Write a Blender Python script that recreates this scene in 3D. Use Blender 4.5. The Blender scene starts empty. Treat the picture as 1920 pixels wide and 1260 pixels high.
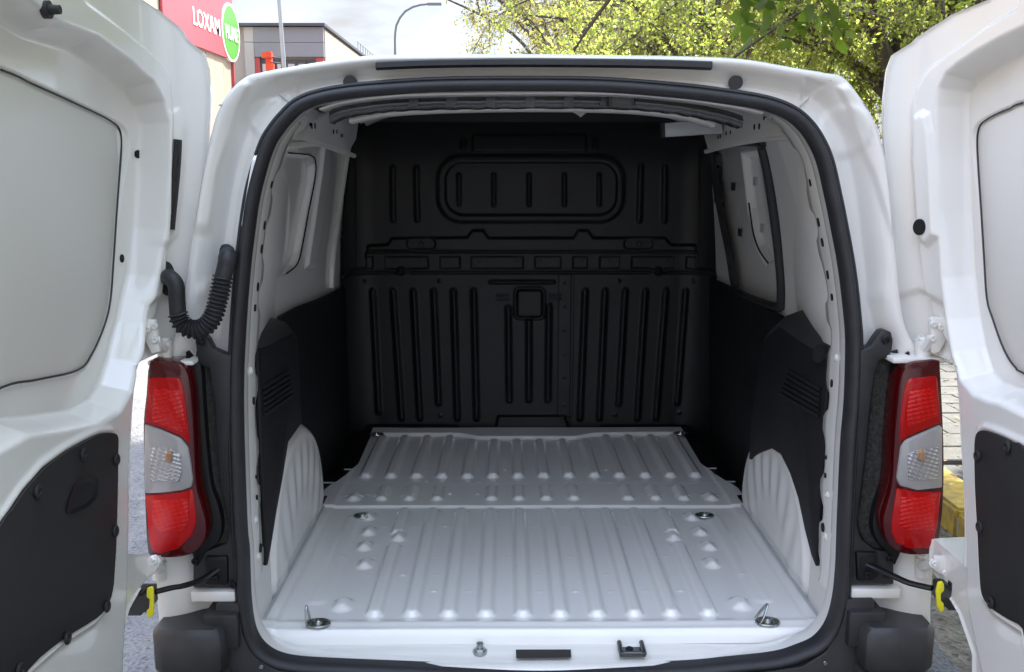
import bpy, bmesh, math, random
import numpy as np
from mathutils import Vector, Matrix, Euler
random.seed(7); RNG = np.random.default_rng(7)
C = bpy.context.scene.collection
SC = bpy.context.scene

# ------------------------------------------------------------------ camera
PITCH, YAW = math.radians(10.05), math.radians(-0.35)
CAM = np.array([-0.085, -2.0, 1.65])
FPX = 1800.0                                   # focal length in pixels of a 1920 wide frame
cam = bpy.data.objects.new('camera', bpy.data.cameras.new('camera')); C.objects.link(cam)
cam.location = CAM; cam.rotation_euler = (math.pi/2 - PITCH, 0, YAW)
cam.data.sensor_width = 36; cam.data.lens = 36*FPX/1920
cam.data.clip_start = 0.05; cam.data.clip_end = 2000
SC.camera = cam
# ------------------------------------------------------------------ world, sun, exposure
SUN_DIR = Vector((0.42, 0.55, 0.95)).normalized()      # towards the sun
EL = math.asin(SUN_DIR.z); AZ = math.atan2(SUN_DIR.x, SUN_DIR.y)
world = bpy.data.worlds.new('World'); SC.world = world; world.use_nodes = True
nt = world.node_tree; N = nt.nodes; L = nt.links
for n in list(N): N.remove(n)
wo = N.new('ShaderNodeOutputWorld'); bg = N.new('ShaderNodeBackground')
sky = N.new('ShaderNodeTexSky'); sky.sky_type = 'NISHITA'; sky.sun_disc = False
sky.sun_elevation = EL; sky.sun_rotation = AZ; sky.dust_density = 1.0; sky.air_density = 1.0; sky.ozone_density = 1.0
bg.inputs['Strength'].default_value = 0.12
tc = N.new('ShaderNodeTexCoord'); mp = N.new('ShaderNodeMapping'); mp.inputs['Scale'].default_value = (1.2, 1.2, 4.0)
nz = N.new('ShaderNodeTexNoise'); nz.inputs['Scale'].default_value = 2.2; nz.inputs['Detail'].default_value = 7; nz.inputs['Roughness'].default_value = .55
rp = N.new('ShaderNodeValToRGB'); rp.color_ramp.elements[0].position = .38; rp.color_ramp.elements[1].position = .72
mx = N.new('ShaderNodeMix'); mx.data_type = 'RGBA'; mx.inputs[7].default_value = (1.17, 1.18, 1.25, 1)
L.new(tc.outputs['Generated'], mp.inputs[0]); L.new(mp.outputs[0], nz.inputs['Vector']); L.new(nz.outputs['Fac'], rp.inputs[0])
ml = N.new('ShaderNodeMath'); ml.operation = 'MULTIPLY_ADD'; ml.inputs[1].default_value = .40; ml.inputs[2].default_value = .45
sx = N.new('ShaderNodeSeparateXYZ'); L.new(tc.outputs['Generated'], sx.inputs[0])
hz = N.new('ShaderNodeMapRange'); hz.inputs[1].default_value = 0.0; hz.inputs[2].default_value = .7; hz.inputs[3].default_value = .40; hz.inputs[4].default_value = 0.0; L.new(sx.outputs['Z'], hz.inputs[0])
ad = N.new('ShaderNodeMath'); ad.operation = 'ADD'; ad.use_clamp = True
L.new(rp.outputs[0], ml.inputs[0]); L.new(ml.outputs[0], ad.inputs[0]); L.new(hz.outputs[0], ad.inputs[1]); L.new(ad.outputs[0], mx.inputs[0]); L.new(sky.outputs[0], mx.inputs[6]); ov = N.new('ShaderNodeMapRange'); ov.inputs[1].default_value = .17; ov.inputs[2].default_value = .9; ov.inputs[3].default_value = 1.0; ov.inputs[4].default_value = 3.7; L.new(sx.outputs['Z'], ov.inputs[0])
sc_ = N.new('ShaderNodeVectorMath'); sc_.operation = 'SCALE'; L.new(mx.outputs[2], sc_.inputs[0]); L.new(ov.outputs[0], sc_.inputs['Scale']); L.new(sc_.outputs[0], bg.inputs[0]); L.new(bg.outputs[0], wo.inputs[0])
sun = bpy.data.objects.new('sun', bpy.data.lights.new('sun', 'SUN')); C.objects.link(sun)
sun.data.energy = 2.7; sun.data.angle = math.radians(.6); sun.data.color = (1, .95, .87)
sun.rotation_euler = (-SUN_DIR).to_track_quat('-Z', 'Y').to_euler(); sun.location = (20, 15, 40)
SC.view_settings.view_transform = 'Standard'; SC.view_settings.look = 'None'
SC.view_settings.exposure = 2.48; SC.view_settings.gamma = 1; SC.view_settings.use_curve_mapping = False
SC.cycles.max_bounces = 10; SC.cycles.diffuse_bounces = 6; SC.cycles.glossy_bounces = 4; SC.cycles.transmission_bounces = 6
SC.cycles.use_denoising = True

# ------------------------------------------------------------------ pixel -> place helpers (a ray through the lens meets a real surface)
_R = np.array(Euler((math.pi/2 - PITCH, 0, YAW)).to_matrix())
def ray(px, py): return _R @ np.array([(px-960)/FPX, (630-py)/FPX, -1.0])
def hitY(px, py, Y): d = ray(px, py); return CAM + d*((Y-CAM[1])/d[1])
def hitZ(px, py, Z): d = ray(px, py); return CAM + d*((Z-CAM[2])/d[2])
def hitX(px, py, X): d = ray(px, py); return CAM + d*((X-CAM[0])/d[0])
def hit(px, py, f, lo=.6, hi=5.0):
    d = ray(px, py); g = lambda t: f(*(CAM+d*t))
    ts = np.linspace(lo, hi, 200); v = [g(t) for t in ts]
    for i in range(199):
        if v[i]*v[i+1] <= 0:
            a, b = ts[i], ts[i+1]
            for _ in range(30):
                m = (a+b)/2
                if g(a)*g(m) <= 0: b = m
                else: a = m
            return CAM+d*a
    return CAM+d*hi
def cat(P, n=8, closed=False):
    P = np.array(P, float); m = len(P); out = []
    rng = range(m) if closed else range(m-1)
    for i in rng:
        if closed: a, b, c, d = P[(i-1) % m], P[i], P[(i+1) % m], P[(i+2) % m]
        else: a, b, c, d = P[max(i-1, 0)], P[i], P[i+1], P[min(i+2, m-1)]
        for k in range(n):
            t = k/n
            out.append(.5*((2*b)+(c-a)*t+(2*a-5*b+4*c-d)*t*t+(3*b-a-3*c+d)*t**3))
    if not closed: out.append(P[-1])
    return np.array(out)
def ss(x): x = np.clip(x, 0, 1); return x*x*(3-2*x)
# signed distances (negative inside) on arrays
def sd_poly(x, y, P):
    P = np.array(P, float); n = len(P)
    d = np.full(np.shape(x), 1e9); s = np.ones(np.shape(x))
    for i in range(n):
        a = P[i]; b = P[i-1]; e = b-a; wx = x-a[0]; wy = y-a[1]
        t = np.clip((wx*e[0]+wy*e[1])/(e@e+1e-12), 0, 1)
        bx = wx-e[0]*t; by = wy-e[1]*t
        d = np.minimum(d, bx*bx+by*by)
        c1 = y >= a[1]; c2 = y < b[1]; c3 = e[0]*wy > e[1]*wx
        s = np.where((c1 & c2 & c3) | (~c1 & ~c2 & ~c3), -s, s)
    return s*np.sqrt(d)
def sd_cap(x, y, a, b, r):
    a = np.array(a, float); b = np.array(b, float); e = b-a
    t = np.clip(((x-a[0])*e[0]+(y-a[1])*e[1])/(e@e+1e-12), 0, 1)
    return np.hypot(x-a[0]-e[0]*t, y-a[1]-e[1]*t)-r
def sd_rr(x, y, x0, y0, x1, y1, r):
    cx, cy, hx, hy = (x0+x1)/2, (y0+y1)/2, abs(x1-x0)/2-r, abs(y1-y0)/2-r
    qx = np.abs(x-cx)-hx; qy = np.abs(y-cy)-hy
    return np.hypot(np.maximum(qx, 0), np.maximum(qy, 0))+np.minimum(np.maximum(qx, qy), 0)-r
def bump(sd, w): return ss(-sd/w+.5)          # soft step centred on the outline
def dome(sd, w): q = np.clip(-sd/w, 0, 1); return np.sqrt(1-(1-q)**2)

# ------------------------------------------------------------------ materials
MATS = {}
def mat(name, col, rough=.5, metal=0, coat=0, noise=0, nscale=20, bumps=0, bscale=200, spec=.5, coat_rough=.05, dirt=None, trans=0, bdist=.002):
    m = bpy.data.materials.new(name); m.use_nodes = True; t = m.node_tree; b = t.nodes['Principled BSDF']
    b.inputs['Base Color'].default_value = (*col, 1); b.inputs['Roughness'].default_value = rough; b.inputs['Metallic'].default_value = metal
    b.inputs['Coat Weight'].default_value = coat; b.inputs['Coat Roughness'].default_value = coat_rough; b.inputs['Specular IOR Level'].default_value = spec
    b.inputs['Transmission Weight'].default_value = trans
    co = t.nodes.new('ShaderNodeTexCoord')
    if noise:
        n = t.nodes.new('ShaderNodeTexNoise'); n.inputs['Scale'].default_value = nscale; n.inputs['Detail'].default_value = 6; t.links.new(co.outputs['Object'], n.inputs['Vector'])
        r = t.nodes.new('ShaderNodeValToRGB'); r.color_ramp.elements[0].position = .3; r.color_ramp.elements[1].position = .7
        c0 = dirt or tuple(c*(1-noise) for c in col)
        r.color_ramp.elements[0].color = (*c0, 1); r.color_ramp.elements[1].color = (*tuple(min(1, c*(1+noise*.5)) for c in col), 1)
        t.links.new(n.outputs['Fac'], r.inputs[0]); t.links.new(r.outputs[0], b.inputs['Base Color'])
        rr = t.nodes.new('ShaderNodeMapRange'); rr.inputs[3].default_value = max(0, rough-.08); rr.inputs[4].default_value = min(1, rough+.1)
        t.links.new(n.outputs['Fac'], rr.inputs[0]); t.links.new(rr.outputs[0], b.inputs['Roughness'])
    if bumps:
        n2 = t.nodes.new('ShaderNodeTexNoise'); n2.inputs['Scale'].default_value = bscale; n2.inputs['Detail'].default_value = 3; t.links.new(co.outputs['Object'], n2.inputs['Vector'])
        bp = t.nodes.new('ShaderNodeBump'); bp.inputs['Strength'].default_value = bumps; bp.inputs['Distance'].default_value = bdist
        t.links.new(n2.outputs['Fac'], bp.inputs['Height']); t.links.new(bp.outputs[0], b.inputs['Normal'])
    MATS[name] = m; return m
WHITE = mat('white_paint', (.78, .757, .705), .32, coat=.9, noise=.025, nscale=3, bumps=.04, bscale=40, coat_rough=.06)
FLOORW = mat('lifted_floor_white', (.85, .83, .79), .30, coat=1, bumps=.04, bscale=45, coat_rough=.05)  # same white as the body, lightened in colour to offset weak floor light
INNERW = mat('lifted_inner_white', (.85, .835, .80), .38, coat=.7, bumps=.04, bscale=40, coat_rough=.08)  # body white with extra brightness put into the colour for dim inner walls
PANELW = mat('matt_white_paint', (.71, .685, .63), .5, coat=.25, noise=.02, nscale=3, coat_rough=.25)
GREYW = mat('inner_primer', (.74, .74, .73), .4, coat=.4, noise=.08, nscale=9)
RUBBER = mat('rubber', (.022, .022, .024), .55, noise=.25, nscale=30, bumps=.15, bscale=400)
BLACK = mat('black_plastic', (.007, .0074, .0076), .44, spec=.35, noise=.15, nscale=12, bumps=.25, bscale=700, bdist=.0008)
TRIM = mat('black_trim_plastic', (.0095, .0095, .011), .6, spec=.35, noise=.2, nscale=14, bumps=.35, bscale=900, bdist=.0008)
HARDB = mat('black_hardboard', (.017, .0155, .0145), .62, noise=.2, nscale=8, bumps=.2, bscale=500)
FOAM = mat('foam_gasket', (.045, .043, .036), .9, noise=.5, dirt=(.010, .010, .009), nscale=160, bumps=.9, bscale=600, bdist=.003)
GREYP = mat('grey_bumper_plastic', (.034, .033, .033), .48, noise=.25, nscale=25, bumps=.3, bscale=900, bdist=.001)
HOLE = mat('hole_dark', (.006, .006, .006), .9)  # near-black painted in for the shade inside holes, slots and gaps
STEEL = mat('zinc_steel', (.42, .44, .43), .28, metal=1, noise=.2, nscale=40)
YEL = mat('yellow_plastic', (.78, .70, .02), .35, noise=.06)
REDD = mat('dark_red_lens', (.06, .001, .002), .15, coat=.35, coat_rough=.02)
BLUE = mat('blue_plastic', (.05, .16, .6), .4)
def lens_mat(name, col, stripes, ang, rough=.12, strength=.8, spark=None, cross=1.0):
    m = mat(name, col, rough, coat=.3, coat_rough=.02, spec=.3); t = m.node_tree; b = t.nodes['Principled BSDF']
    co = t.nodes.new('ShaderNodeTexCoord'); mpp = t.nodes.new('ShaderNodeMapping'); mpp.inputs['Rotation'].default_value = (0, ang, 0)
    w = t.nodes.new('ShaderNodeTexWave'); w.bands_direction = 'Z'; w.inputs['Scale'].default_value = stripes
    w2 = t.nodes.new('ShaderNodeTexWave'); w2.bands_direction = 'X'; w2.inputs['Scale'].default_value = stripes*.8
    ad = t.nodes.new('ShaderNodeMath'); ad.operation = 'ADD'
    bp = t.nodes.new('ShaderNodeBump'); bp.inputs['Strength'].default_value = strength; bp.inputs['Distance'].default_value = .003
    t.links.new(co.outputs['Object'], mpp.inputs[0]); t.links.new(mpp.outputs[0], w.inputs[0]); t.links.new(mpp.outputs[0], w2.inputs[0])
    t.links.new(w.outputs['Fac'], ad.inputs[0]); cm = t.nodes.new('ShaderNodeMath'); cm.operation = 'MULTIPLY'; cm.inputs[1].default_value = cross; t.links.new(w2.outputs['Fac'], cm.inputs[0]); t.links.new(cm.outputs[0], ad.inputs[1])
    t.links.new(ad.outputs[0], bp.inputs['Height']); t.links.new(bp.outputs[0], b.inputs['Normal'])
    if spark:
        r = t.nodes.new('ShaderNodeValToRGB'); r.color_ramp.elements[0].color = (*col, 1); r.color_ramp.elements[1].color = (*spark, 1); r.color_ramp.elements[0].position = .5
        hh = t.nodes.new('ShaderNodeMath'); hh.operation = 'MULTIPLY'; hh.inputs[1].default_value = .5
        t.links.new(ad.outputs[0], hh.inputs[0]); t.links.new(hh.outputs[0], r.inputs[0]); t.links.new(r.outputs[0], b.inputs['Base Color'])
    return m
REDL = mat('red_lens', (.40, .003, .004), .12, coat=.25, coat_rough=.02, spec=.25)
REDR = lens_mat('red_reflector', (.50, .002, .002), 34, .25, strength=.35, spark=(1.0, .035, .015), cross=.35)
CLEARL = mat('clear_lens_frame', (.33, .315, .305), .10, coat=.7, coat_rough=.02)
CHROME = lens_mat('lamp_reflector', (.40, .39, .38), 38, -.3, rough=.15, strength=.4, spark=(.70, .68, .66), cross=.5)
CHROME.node_tree.nodes['Principled BSDF'].inputs['Metallic'].default_value = .5
AMBER = mat('amber_bulb', (.36, .20, .10), .2, coat=1)

# ------------------------------------------------------------------ object helpers
ORIGIN = {}
def mesh(name, V, Fc, m, parent=None, smooth=True, label=None, sharp=None):
    me = bpy.data.meshes.new(name); me.from_pydata([tuple(v) for v in V], [], [tuple(f) for f in Fc]); me.update()
    o = bpy.data.objects.new(name, me); C.objects.link(o); me.materials.append(m)
    if smooth:
        me.polygons.foreach_set('use_smooth', [True]*len(me.polygons))
        if sharp: me.set_sharp_from_angle(angle=math.radians(sharp))
    if parent is not None: attach(o, parent)
    if label: o['label'] = label
    return o
def wpos(o):
    p = Vector(o.location)
    while o.parent: p = p+o.matrix_parent_inverse.translation+Vector(o.parent.location) if False else p; o = o.parent
    return p
def attach(o, parent):
    o.parent = parent
    q = parent; off = Vector((0, 0, 0))
    while q is not None:
        off += Vector(q.location)+ (Vector(q.matrix_parent_inverse.translation) if q.parent else Vector((0, 0, 0)))
        q = q.parent
    o.matrix_parent_inverse = Matrix.Translation(-off)
def grid(name, P, m, parent=None, flip=False, label=None, closed_u=False):
    P = np.asarray(P); nv, nu = P.shape[:2]; I = np.arange(nv*nu).reshape(nv, nu)
    if closed_u: I = np.concatenate([I, I[:, :1]], 1)
    q = np.stack([I[:-1, :-1], I[:-1, 1:], I[1:, 1:], I[1:, :-1]], -1).reshape(-1, 4)
    if flip: q = q[:, ::-1]
    return mesh(name, P.reshape(-1, 3), q.tolist(), m, parent, label=label)
class MB:
    def __init__(s): s.v = []; s.f = []
    def add(s, V, Fc):
        b = len(s.v); s.v += [tuple(v) for v in V]; s.f += [tuple(i+b for i in f) for f in Fc]; return s
    def box(s, c, d, rot=None):
        c = np.array(c, float); d = np.array(d, float)/2
        V = [np.array([x, y, z])*d for x in (-1, 1) for y in (-1, 1) for z in (-1, 1)]
        if rot is not None: V = [np.array(rot@Vector(v)) for v in V]
        return s.add([v+c for v in V], [(0, 1, 3, 2), (4, 6, 7, 5), (0, 4, 5, 1), (2, 3, 7, 6), (0, 2, 6, 4), (1, 5, 7, 3)])
    def tube(s, P, r, n=10, caps=True, flat=1.0, up=None):
        P = np.array(P, float); m = len(P); r = np.broadcast_to(np.array(r, float), (m,))
        T = np.gradient(P, axis=0); T /= np.linalg.norm(T, axis=1)[:, None]+1e-12
        u = np.array(up if up is not None else ((0, 0, 1) if abs(T[0][2]) < .9 else (1, 0, 0)), float); V = []
        for i in range(m):
            a = u-T[i]*(u@T[i]); a /= np.linalg.norm(a)+1e-12; u = a; b = np.cross(T[i], a)
            for k in range(n):
                q = 2*math.pi*k/n; V.append(P[i]+r[i]*(a*math.cos(q)*flat+b*math.sin(q)))
        Fc = [(i*n+k, i*n+(k+1) % n, (i+1)*n+(k+1) % n, (i+1)*n+k) for i in range(m-1) for k in range(n)]
        if caps: Fc += [tuple(range(n))[::-1], tuple((m-1)*n+k for k in range(n))]
        return s.add(V, Fc)
    def cyl(s, a, b, r, r2=None, n=16): return s.tube([a, b], [r, r2 if r2 is not None else r], n)
    def build(s, name, m, parent=None, smooth=True, label=None, sharp=35): return mesh(name, s.v, s.f, m, parent, smooth, label, sharp)
def prism(name, poly, vec, m, parent=None, bev=.003, segs=2, label=None, round_=0):
    P = np.array(poly, float)
    if round_: P = cat(P, round_, True)
    bm = bmesh.new(); vs = [bm.verts.new(p) for p in P]; f = bm.faces.new(vs)
    r = bmesh.ops.extrude_face_region(bm, geom=[f]); nv = [g for g in r['geom'] if isinstance(g, bmesh.types.BMVert)]
    bmesh.ops.translate(bm, verts=nv, vec=Vector(vec)); bmesh.ops.recalc_face_normals(bm, faces=bm.faces)
    if bev:
        caps = [f for f in bm.faces if len(f.verts) == len(P)]
        es = {e for f in caps for e in f.edges}
        if not round_: es = set(bm.edges)
        bmesh.ops.bevel(bm, geom=list(es), offset=bev, segments=segs, affect='EDGES', profile=.5, clamp_overlap=True)
    me = bpy.data.meshes.new(name); bm.to_mesh(me); bm.free(); o = bpy.data.objects.new(name, me); C.objects.link(o); me.materials.append(m)
    me.polygons.foreach_set('use_smooth', [True]*len(me.polygons)); me.set_sharp_from_angle(angle=math.radians(40))
    if parent is not None: attach(o, parent)
    if label: o['label'] = label
    return o
def pxprism(name, pts, Y, depth, m, parent, bev=.003, label=None, round_=0):
    """an outline seen in the photo, standing at depth Y and reaching `depth` further forward"""
    return prism(name, [hitY(x, y, Y) for x, y in pts], (0, depth, 0), m, parent, bev, label=label, round_=round_)
def empty(name, loc, label=None, category=None, group=None, kind=None, parent=None):
    o = bpy.data.objects.new(name, None); C.objects.link(o); o.location = loc; o.empty_display_size = .2
    tag(o, label, category, group, kind); return o
def tag(o, label=None, category=None, group=None, kind=None):
    for k, v in (('label', label), ('category', category), ('group', group), ('kind', kind)):
        if v: o[k] = v
    return o
def screw(name, p, axis, r, m, parent, h=.004, n=14):
    """domed screw head with a recessed socket"""
    p = np.array(p, float); axis = np.array(axis, float)/np.linalg.norm(axis)
    a = np.cross(axis, (0, 0, 1.)); a = a if np.linalg.norm(a) > .1 else np.array([1., 0, 0]); a /= np.linalg.norm(a); b = np.cross(axis, a)
    prof = [(1.0, 0), (1.0, .5), (.8, 1), (.45, 1), (.38, .4), (0.01, .4)]; V = []; Fc = []
    for rr, hh in prof:
        for k in range(n):
            q = 2*math.pi*k/n; V.append(p+axis*h*hh+r*rr*(a*math.cos(q)+b*math.sin(q)))
    for i in range(len(prof)-1):
        Fc += [(i*n+k, i*n+(k+1) % n, (i+1)*n+(k+1) % n, (i+1)*n+k) for k in range(n)]
    return mesh(name, V, Fc, m, parent, sharp=40)
def disc(name, p, axis, r, m, parent, h=.001, sx=1.0, n=18, rot=0):
    p = np.array(p, float); axis = np.array(axis, float)/np.linalg.norm(axis)
    a = np.cross(axis, (0, 0, 1.)); a = a if np.linalg.norm(a) > .1 else np.array([1., 0, 0]); a /= np.linalg.norm(a); b = np.cross(axis, a)
    V = [p+axis*h+r*(sx*a*math.cos(2*math.pi*k/n)+b*math.sin(2*math.pi*k/n)) for k in range(n)]
    V += [p-axis*.004+r*(sx*a*math.cos(2*math.pi*k/n)+b*math.sin(2*math.pi*k/n)) for k in range(n)]
    return mesh(name, V, [tuple(range(n))]+[(k, k+n, (k+1) % n+n, (k+1) % n) for k in range(n)], m, parent, smooth=False)

#====STRUCTURE====
# ------------------------------------------------------------------ ground, road, kerb, pavement
def ground_mat(name, cols, scale, rough, bumps, bscale, fine=90):
    m = bpy.data.materials.new(name); m.use_nodes = True; t = m.node_tree; b = t.nodes['Principled BSDF']; b.inputs['Roughness'].default_value = rough
    co = t.nodes.new('ShaderNodeTexCoord')
    n = t.nodes.new('ShaderNodeTexNoise'); n.inputs['Scale'].default_value = scale; n.inputs['Detail'].default_value = 9; n.inputs['Roughness'].default_value = .65
    v = t.nodes.new('ShaderNodeTexVoronoi'); v.inputs['Scale'].default_value = fine
    t.links.new(co.outputs['Object'], n.inputs[0]); t.links.new(co.outputs['Object'], v.inputs[0])
    r = t.nodes.new('ShaderNodeValToRGB'); r.color_ramp.elements[0].position = .3; r.color_ramp.elements[1].position = .72
    r.color_ramp.elements[0].color = (*cols[0], 1); r.color_ramp.elements[1].color = (*cols[1], 1)
    mx = t.nodes.new('ShaderNodeMix'); mx.data_type = 'RGBA'; mx.blend_type = 'MULTIPLY'; mx.inputs[0].default_value = .7
    hs = t.nodes.new('ShaderNodeHueSaturation'); hs.inputs['Saturation'].default_value = .12; hs.inputs['Value'].default_value = 1.6
    t.links.new(n.outputs['Fac'], r.inputs[0]); t.links.new(v.outputs['Color'], hs.inputs['Color'])
    t.links.new(r.outputs[0], mx.inputs[6]); t.links.new(hs.outputs[0], mx.inputs[7]); t.links.new(mx.outputs[2], b.inputs['Base Color'])
    bp = t.nodes.new('ShaderNodeBump'); bp.inputs['Strength'].default_value = bumps; bp.inputs['Distance'].default_value = .006
    t.links.new(v.outputs['Distance'], bp.inputs['Height']); t.links.new(bp.outputs[0], b.inputs['Normal'])
    return m
ASPH = ground_mat('asphalt', ((.10, .10, .103), (.155, .15, .145)), 3, .85, .8, 90)
SOIL = ground_mat('soil', ((.09, .075, .05), (.20, .17, .11)), 5, .95, .8, 60, 50)
GRAV = ground_mat('gutter_grit', ((.09, .08, .065), (.22, .19, .15)), 9, .9, .9, 90, 60)
PAVE = ground_mat('paving', ((.075, .074, .068), (.12, .116, .10)), 6, .85, .4, 90, 220)
KERBY = mat('yellow_kerb_paint', (.50, .33, .035), .75, noise=.45, nscale=14, dirt=(.24, .17, .05), bumps=.6, bscale=80)
BEIGE = mat('cladding_beige', (.40, .325, .235), .6, noise=.06, nscale=.4)
CONC = mat('pale_concrete', (.42, .40, .37), .8, noise=.12, nscale=.5)
FASC = mat('grey_fascia', (.21, .215, .23), .55, noise=.05, nscale=.3)
REDPAINT = mat('red_paint', (.38, .06, .06), .55, noise=.08, nscale=.8)
SIGNR = mat('sign_red', (.50, .085, .10), .45); SIGNG = mat('sign_green', (.09, .30, .045), .45); SIGNW = mat('sign_white', (.80, .80, .78), .5)
GLASSY = mat('window_blind', (.42, .45, .47), .15, coat=.6); FRAMEG = mat('dark_window_frame', (.06, .06, .07), .5)
GALV = mat('galvanised_steel', (.42, .43, .44), .45, metal=.7, noise=.12, nscale=3); DGALV = mat('weathered_steel', (.16, .165, .17), .6, metal=.3)
ORANGE = mat('orange_machine_paint', (.62, .06, .015), .5, noise=.15, nscale=6)
def sheet(name, x0, x1, y0, y1, z, m):
    o = mesh(name, [(x0, y0, z), (x1, y0, z), (x1, y1, z), (x0, y1, z)], [(0, 1, 2, 3)], m, smooth=False); return tag(o, kind='structure')
sheet('ground', -600, 600, -600, 600, -.012, SOIL)
sheet('road', -11.5, 1.42, -150, 300, 0, ASPH)
sheet('gutter', 1.42, 1.94, -30, 90, 0, GRAV)
pave = tag(mesh('pavement', [(2.16, -12, .10), (5.4, -12, .10), (5.4, 60, .10), (2.16, 60, .10)], [(0, 1, 2, 3)], PAVE, smooth=False), kind='structure')
sheet('far_pavement', -15.5, -11.5, -150, 300, .06, CONC)
kerb = tag(mesh('kerb', [(1.95, -12, -.01), (2.155, -12, -.01), (2.155, 60, -.01), (1.95, 60, -.01), (1.95, -12, .085), (2.155, -12, .085), (2.155, 60, .085), (1.95, 60, .085)],
    [(4, 5, 6, 7), (0, 1, 5, 4), (1, 2, 6, 5), (2, 3, 7, 6), (3, 0, 4, 7)], CONC, smooth=False), kind='structure')
stone = None
for i in range(26):
    y = -2.42+i*.82
    if stone is None:
        bm = bmesh.new(); bmesh.ops.create_cube(bm, size=1, matrix=Matrix.Diagonal((.225, .80, .15, 1)))
        bmesh.ops.bevel(bm, geom=[e for e in bm.edges], offset=.016, segments=2, affect='EDGES')
        me = bpy.data.meshes.new('kerb_stone'); bm.to_mesh(me); bm.free(); me.materials.append(KERBY)
        stone = bpy.data.objects.new('kerb_stone', me); o = stone
    else: o = stone.copy()
    C.objects.link(o); o.location = (2.052+random.uniform(-.006, .006), y, .06+random.uniform(-.006, .006)); o.rotation_euler = (random.uniform(-.008, .008), random.uniform(-.01, .01), random.uniform(-.008, .008)); o.parent = kerb
tile = None
for i in range(8):
    for j in range(34):
        if tile is None:
            bm = bmesh.new(); bmesh.ops.create_cube(bm, size=1, matrix=Matrix.Diagonal((.295, .235, .05, 1)))
            bmesh.ops.bevel(bm, geom=[e for e in bm.edges if all(v.co.z > 0 for v in e.verts)], offset=.005, segments=1, affect='EDGES')
            me = bpy.data.meshes.new('paving_stone'); bm.to_mesh(me); bm.free(); me.materials.append(PAVE); tile = bpy.data.objects.new('paving_stone', me); o = tile
        else: o = tile.copy()
        C.objects.link(o); o.location = (2.32+i*.303+(.15 if j % 2 else 0), 2.0+j*.243, .103+random.uniform(-.003, .003)); o.rotation_euler = (random.uniform(-.01, .01), random.uniform(-.01, .01), random.uniform(-.01, .01)); o.parent = pave
# litter of dry leaves on the gutter and pavement
b = MB()
LITT = mat('dry_leaf', (.26, .19, .09), .8, noise=.5, nscale=8)
for k in range(2600):
    x = random.choice((random.uniform(1.2, 1.95), random.uniform(1.6, 1.95), random.uniform(2.2, 3.6))); y = random.uniform(-2, 9); z = .004 if x < 1.95 else .135
    a = random.uniform(0, 6.3); s = random.uniform(.008, .024); t = random.uniform(-.006, .006)
    ca, sa = math.cos(a)*s, math.sin(a)*s
    b.add([(x-ca, y-sa, z), (x+sa*.5, y-ca*.5, z+.004+t), (x+ca, y+sa, z+.006), (x-sa*.5, y+ca*.5, z+.004-t)], [(0, 1, 2, 3)])
tag(b.build('leaf_litter', LITT, smooth=False), kind='stuff', label='dry leaves and chips scattered along gutter and pavement')

# ------------------------------------------------------------------ warehouses across the road
WX = -14.0; WYE = 48.2; WZ = 9.35
wh = empty('warehouse', (WX-6, 20, 0), 'beige vertically clad warehouse carrying the big red sign', 'warehouse')
MB().box((WX-6, 8, WZ/2), (11.9, 80.2, WZ)).build('wall', BEIGE, wh, smooth=False)
pan = None; py = WYE-.7
for i in range(56):
    if pan is None:
        pan = MB().box((WX-.02, py, WZ/2), (.12, 1.36, WZ-.25)).build('cladding_panel', BEIGE, wh, smooth=False); o = pan
    else:
        o = pan.copy(); C.objects.link(o); o.location = (random.uniform(-.008, .008), -1.4*i, 0)
MB().box((WX-.03, 8.1, WZ+.05), (.35, 80.4, .22)).build('roof_trim', REDPAINT, wh, smooth=False)
MB().box((WX+.04, WYE+.06, WZ/2), (.25, .14, WZ-.1)).build('corner_trim', REDPAINT, wh, smooth=False)
# sign board on the facade
def text_mesh(name, body, m, parent, size, ext, loc, ryz, sx=1):
    cu = bpy.data.curves.new(name, 'FONT'); cu.body = body; cu.size = size; cu.extrude = ext; cu.offset = size*.012; cu.align_x = 'CENTER'; cu.align_y = 'CENTER'; cu.resolution_u = 3
    o = bpy.data.objects.new(name, cu); C.objects.link(o); o.data.materials.append(m)
    dg = bpy.context.evaluated_depsgraph_get(); me = bpy.data.meshes.new_from_object(o.evaluated_get(dg)); bpy.data.objects.remove(o)
    me.transform(Matrix.Translation(loc) @ ryz @ Matrix.Diagonal((sx, 1, 1, 1)))
    q = bpy.data.objects.new(name, me); C.objects.link(q); attach(q, parent); return q
FX = WX+.16
def sp(px, py): return hitX(px, py, FX)
s_top = sp(450, 8)[2]; 
sg_y1 = sp(437, 60)[1]; z_lo = sp(425, 108)[2]; z_hi = z_lo+4.6; y_lo = sg_y1-10.2
sg = empty('shop_sign', (FX, (y_lo+sg_y1)/2, z_lo), 'long red sign with white letters and round green badge on beige cladding', 'sign')
MB().box((FX-.03, (y_lo+sg_y1)/2, (z_lo+z_hi)/2), (.10, sg_y1-y_lo, z_hi-z_lo)).build('sign_board', SIGNR, sg, smooth=False)
TR = Matrix(((0, 0, 1, 0), (1, 0, 0, 0), (0, 1, 0, 0), (0, 0, 0, 1)))
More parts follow.
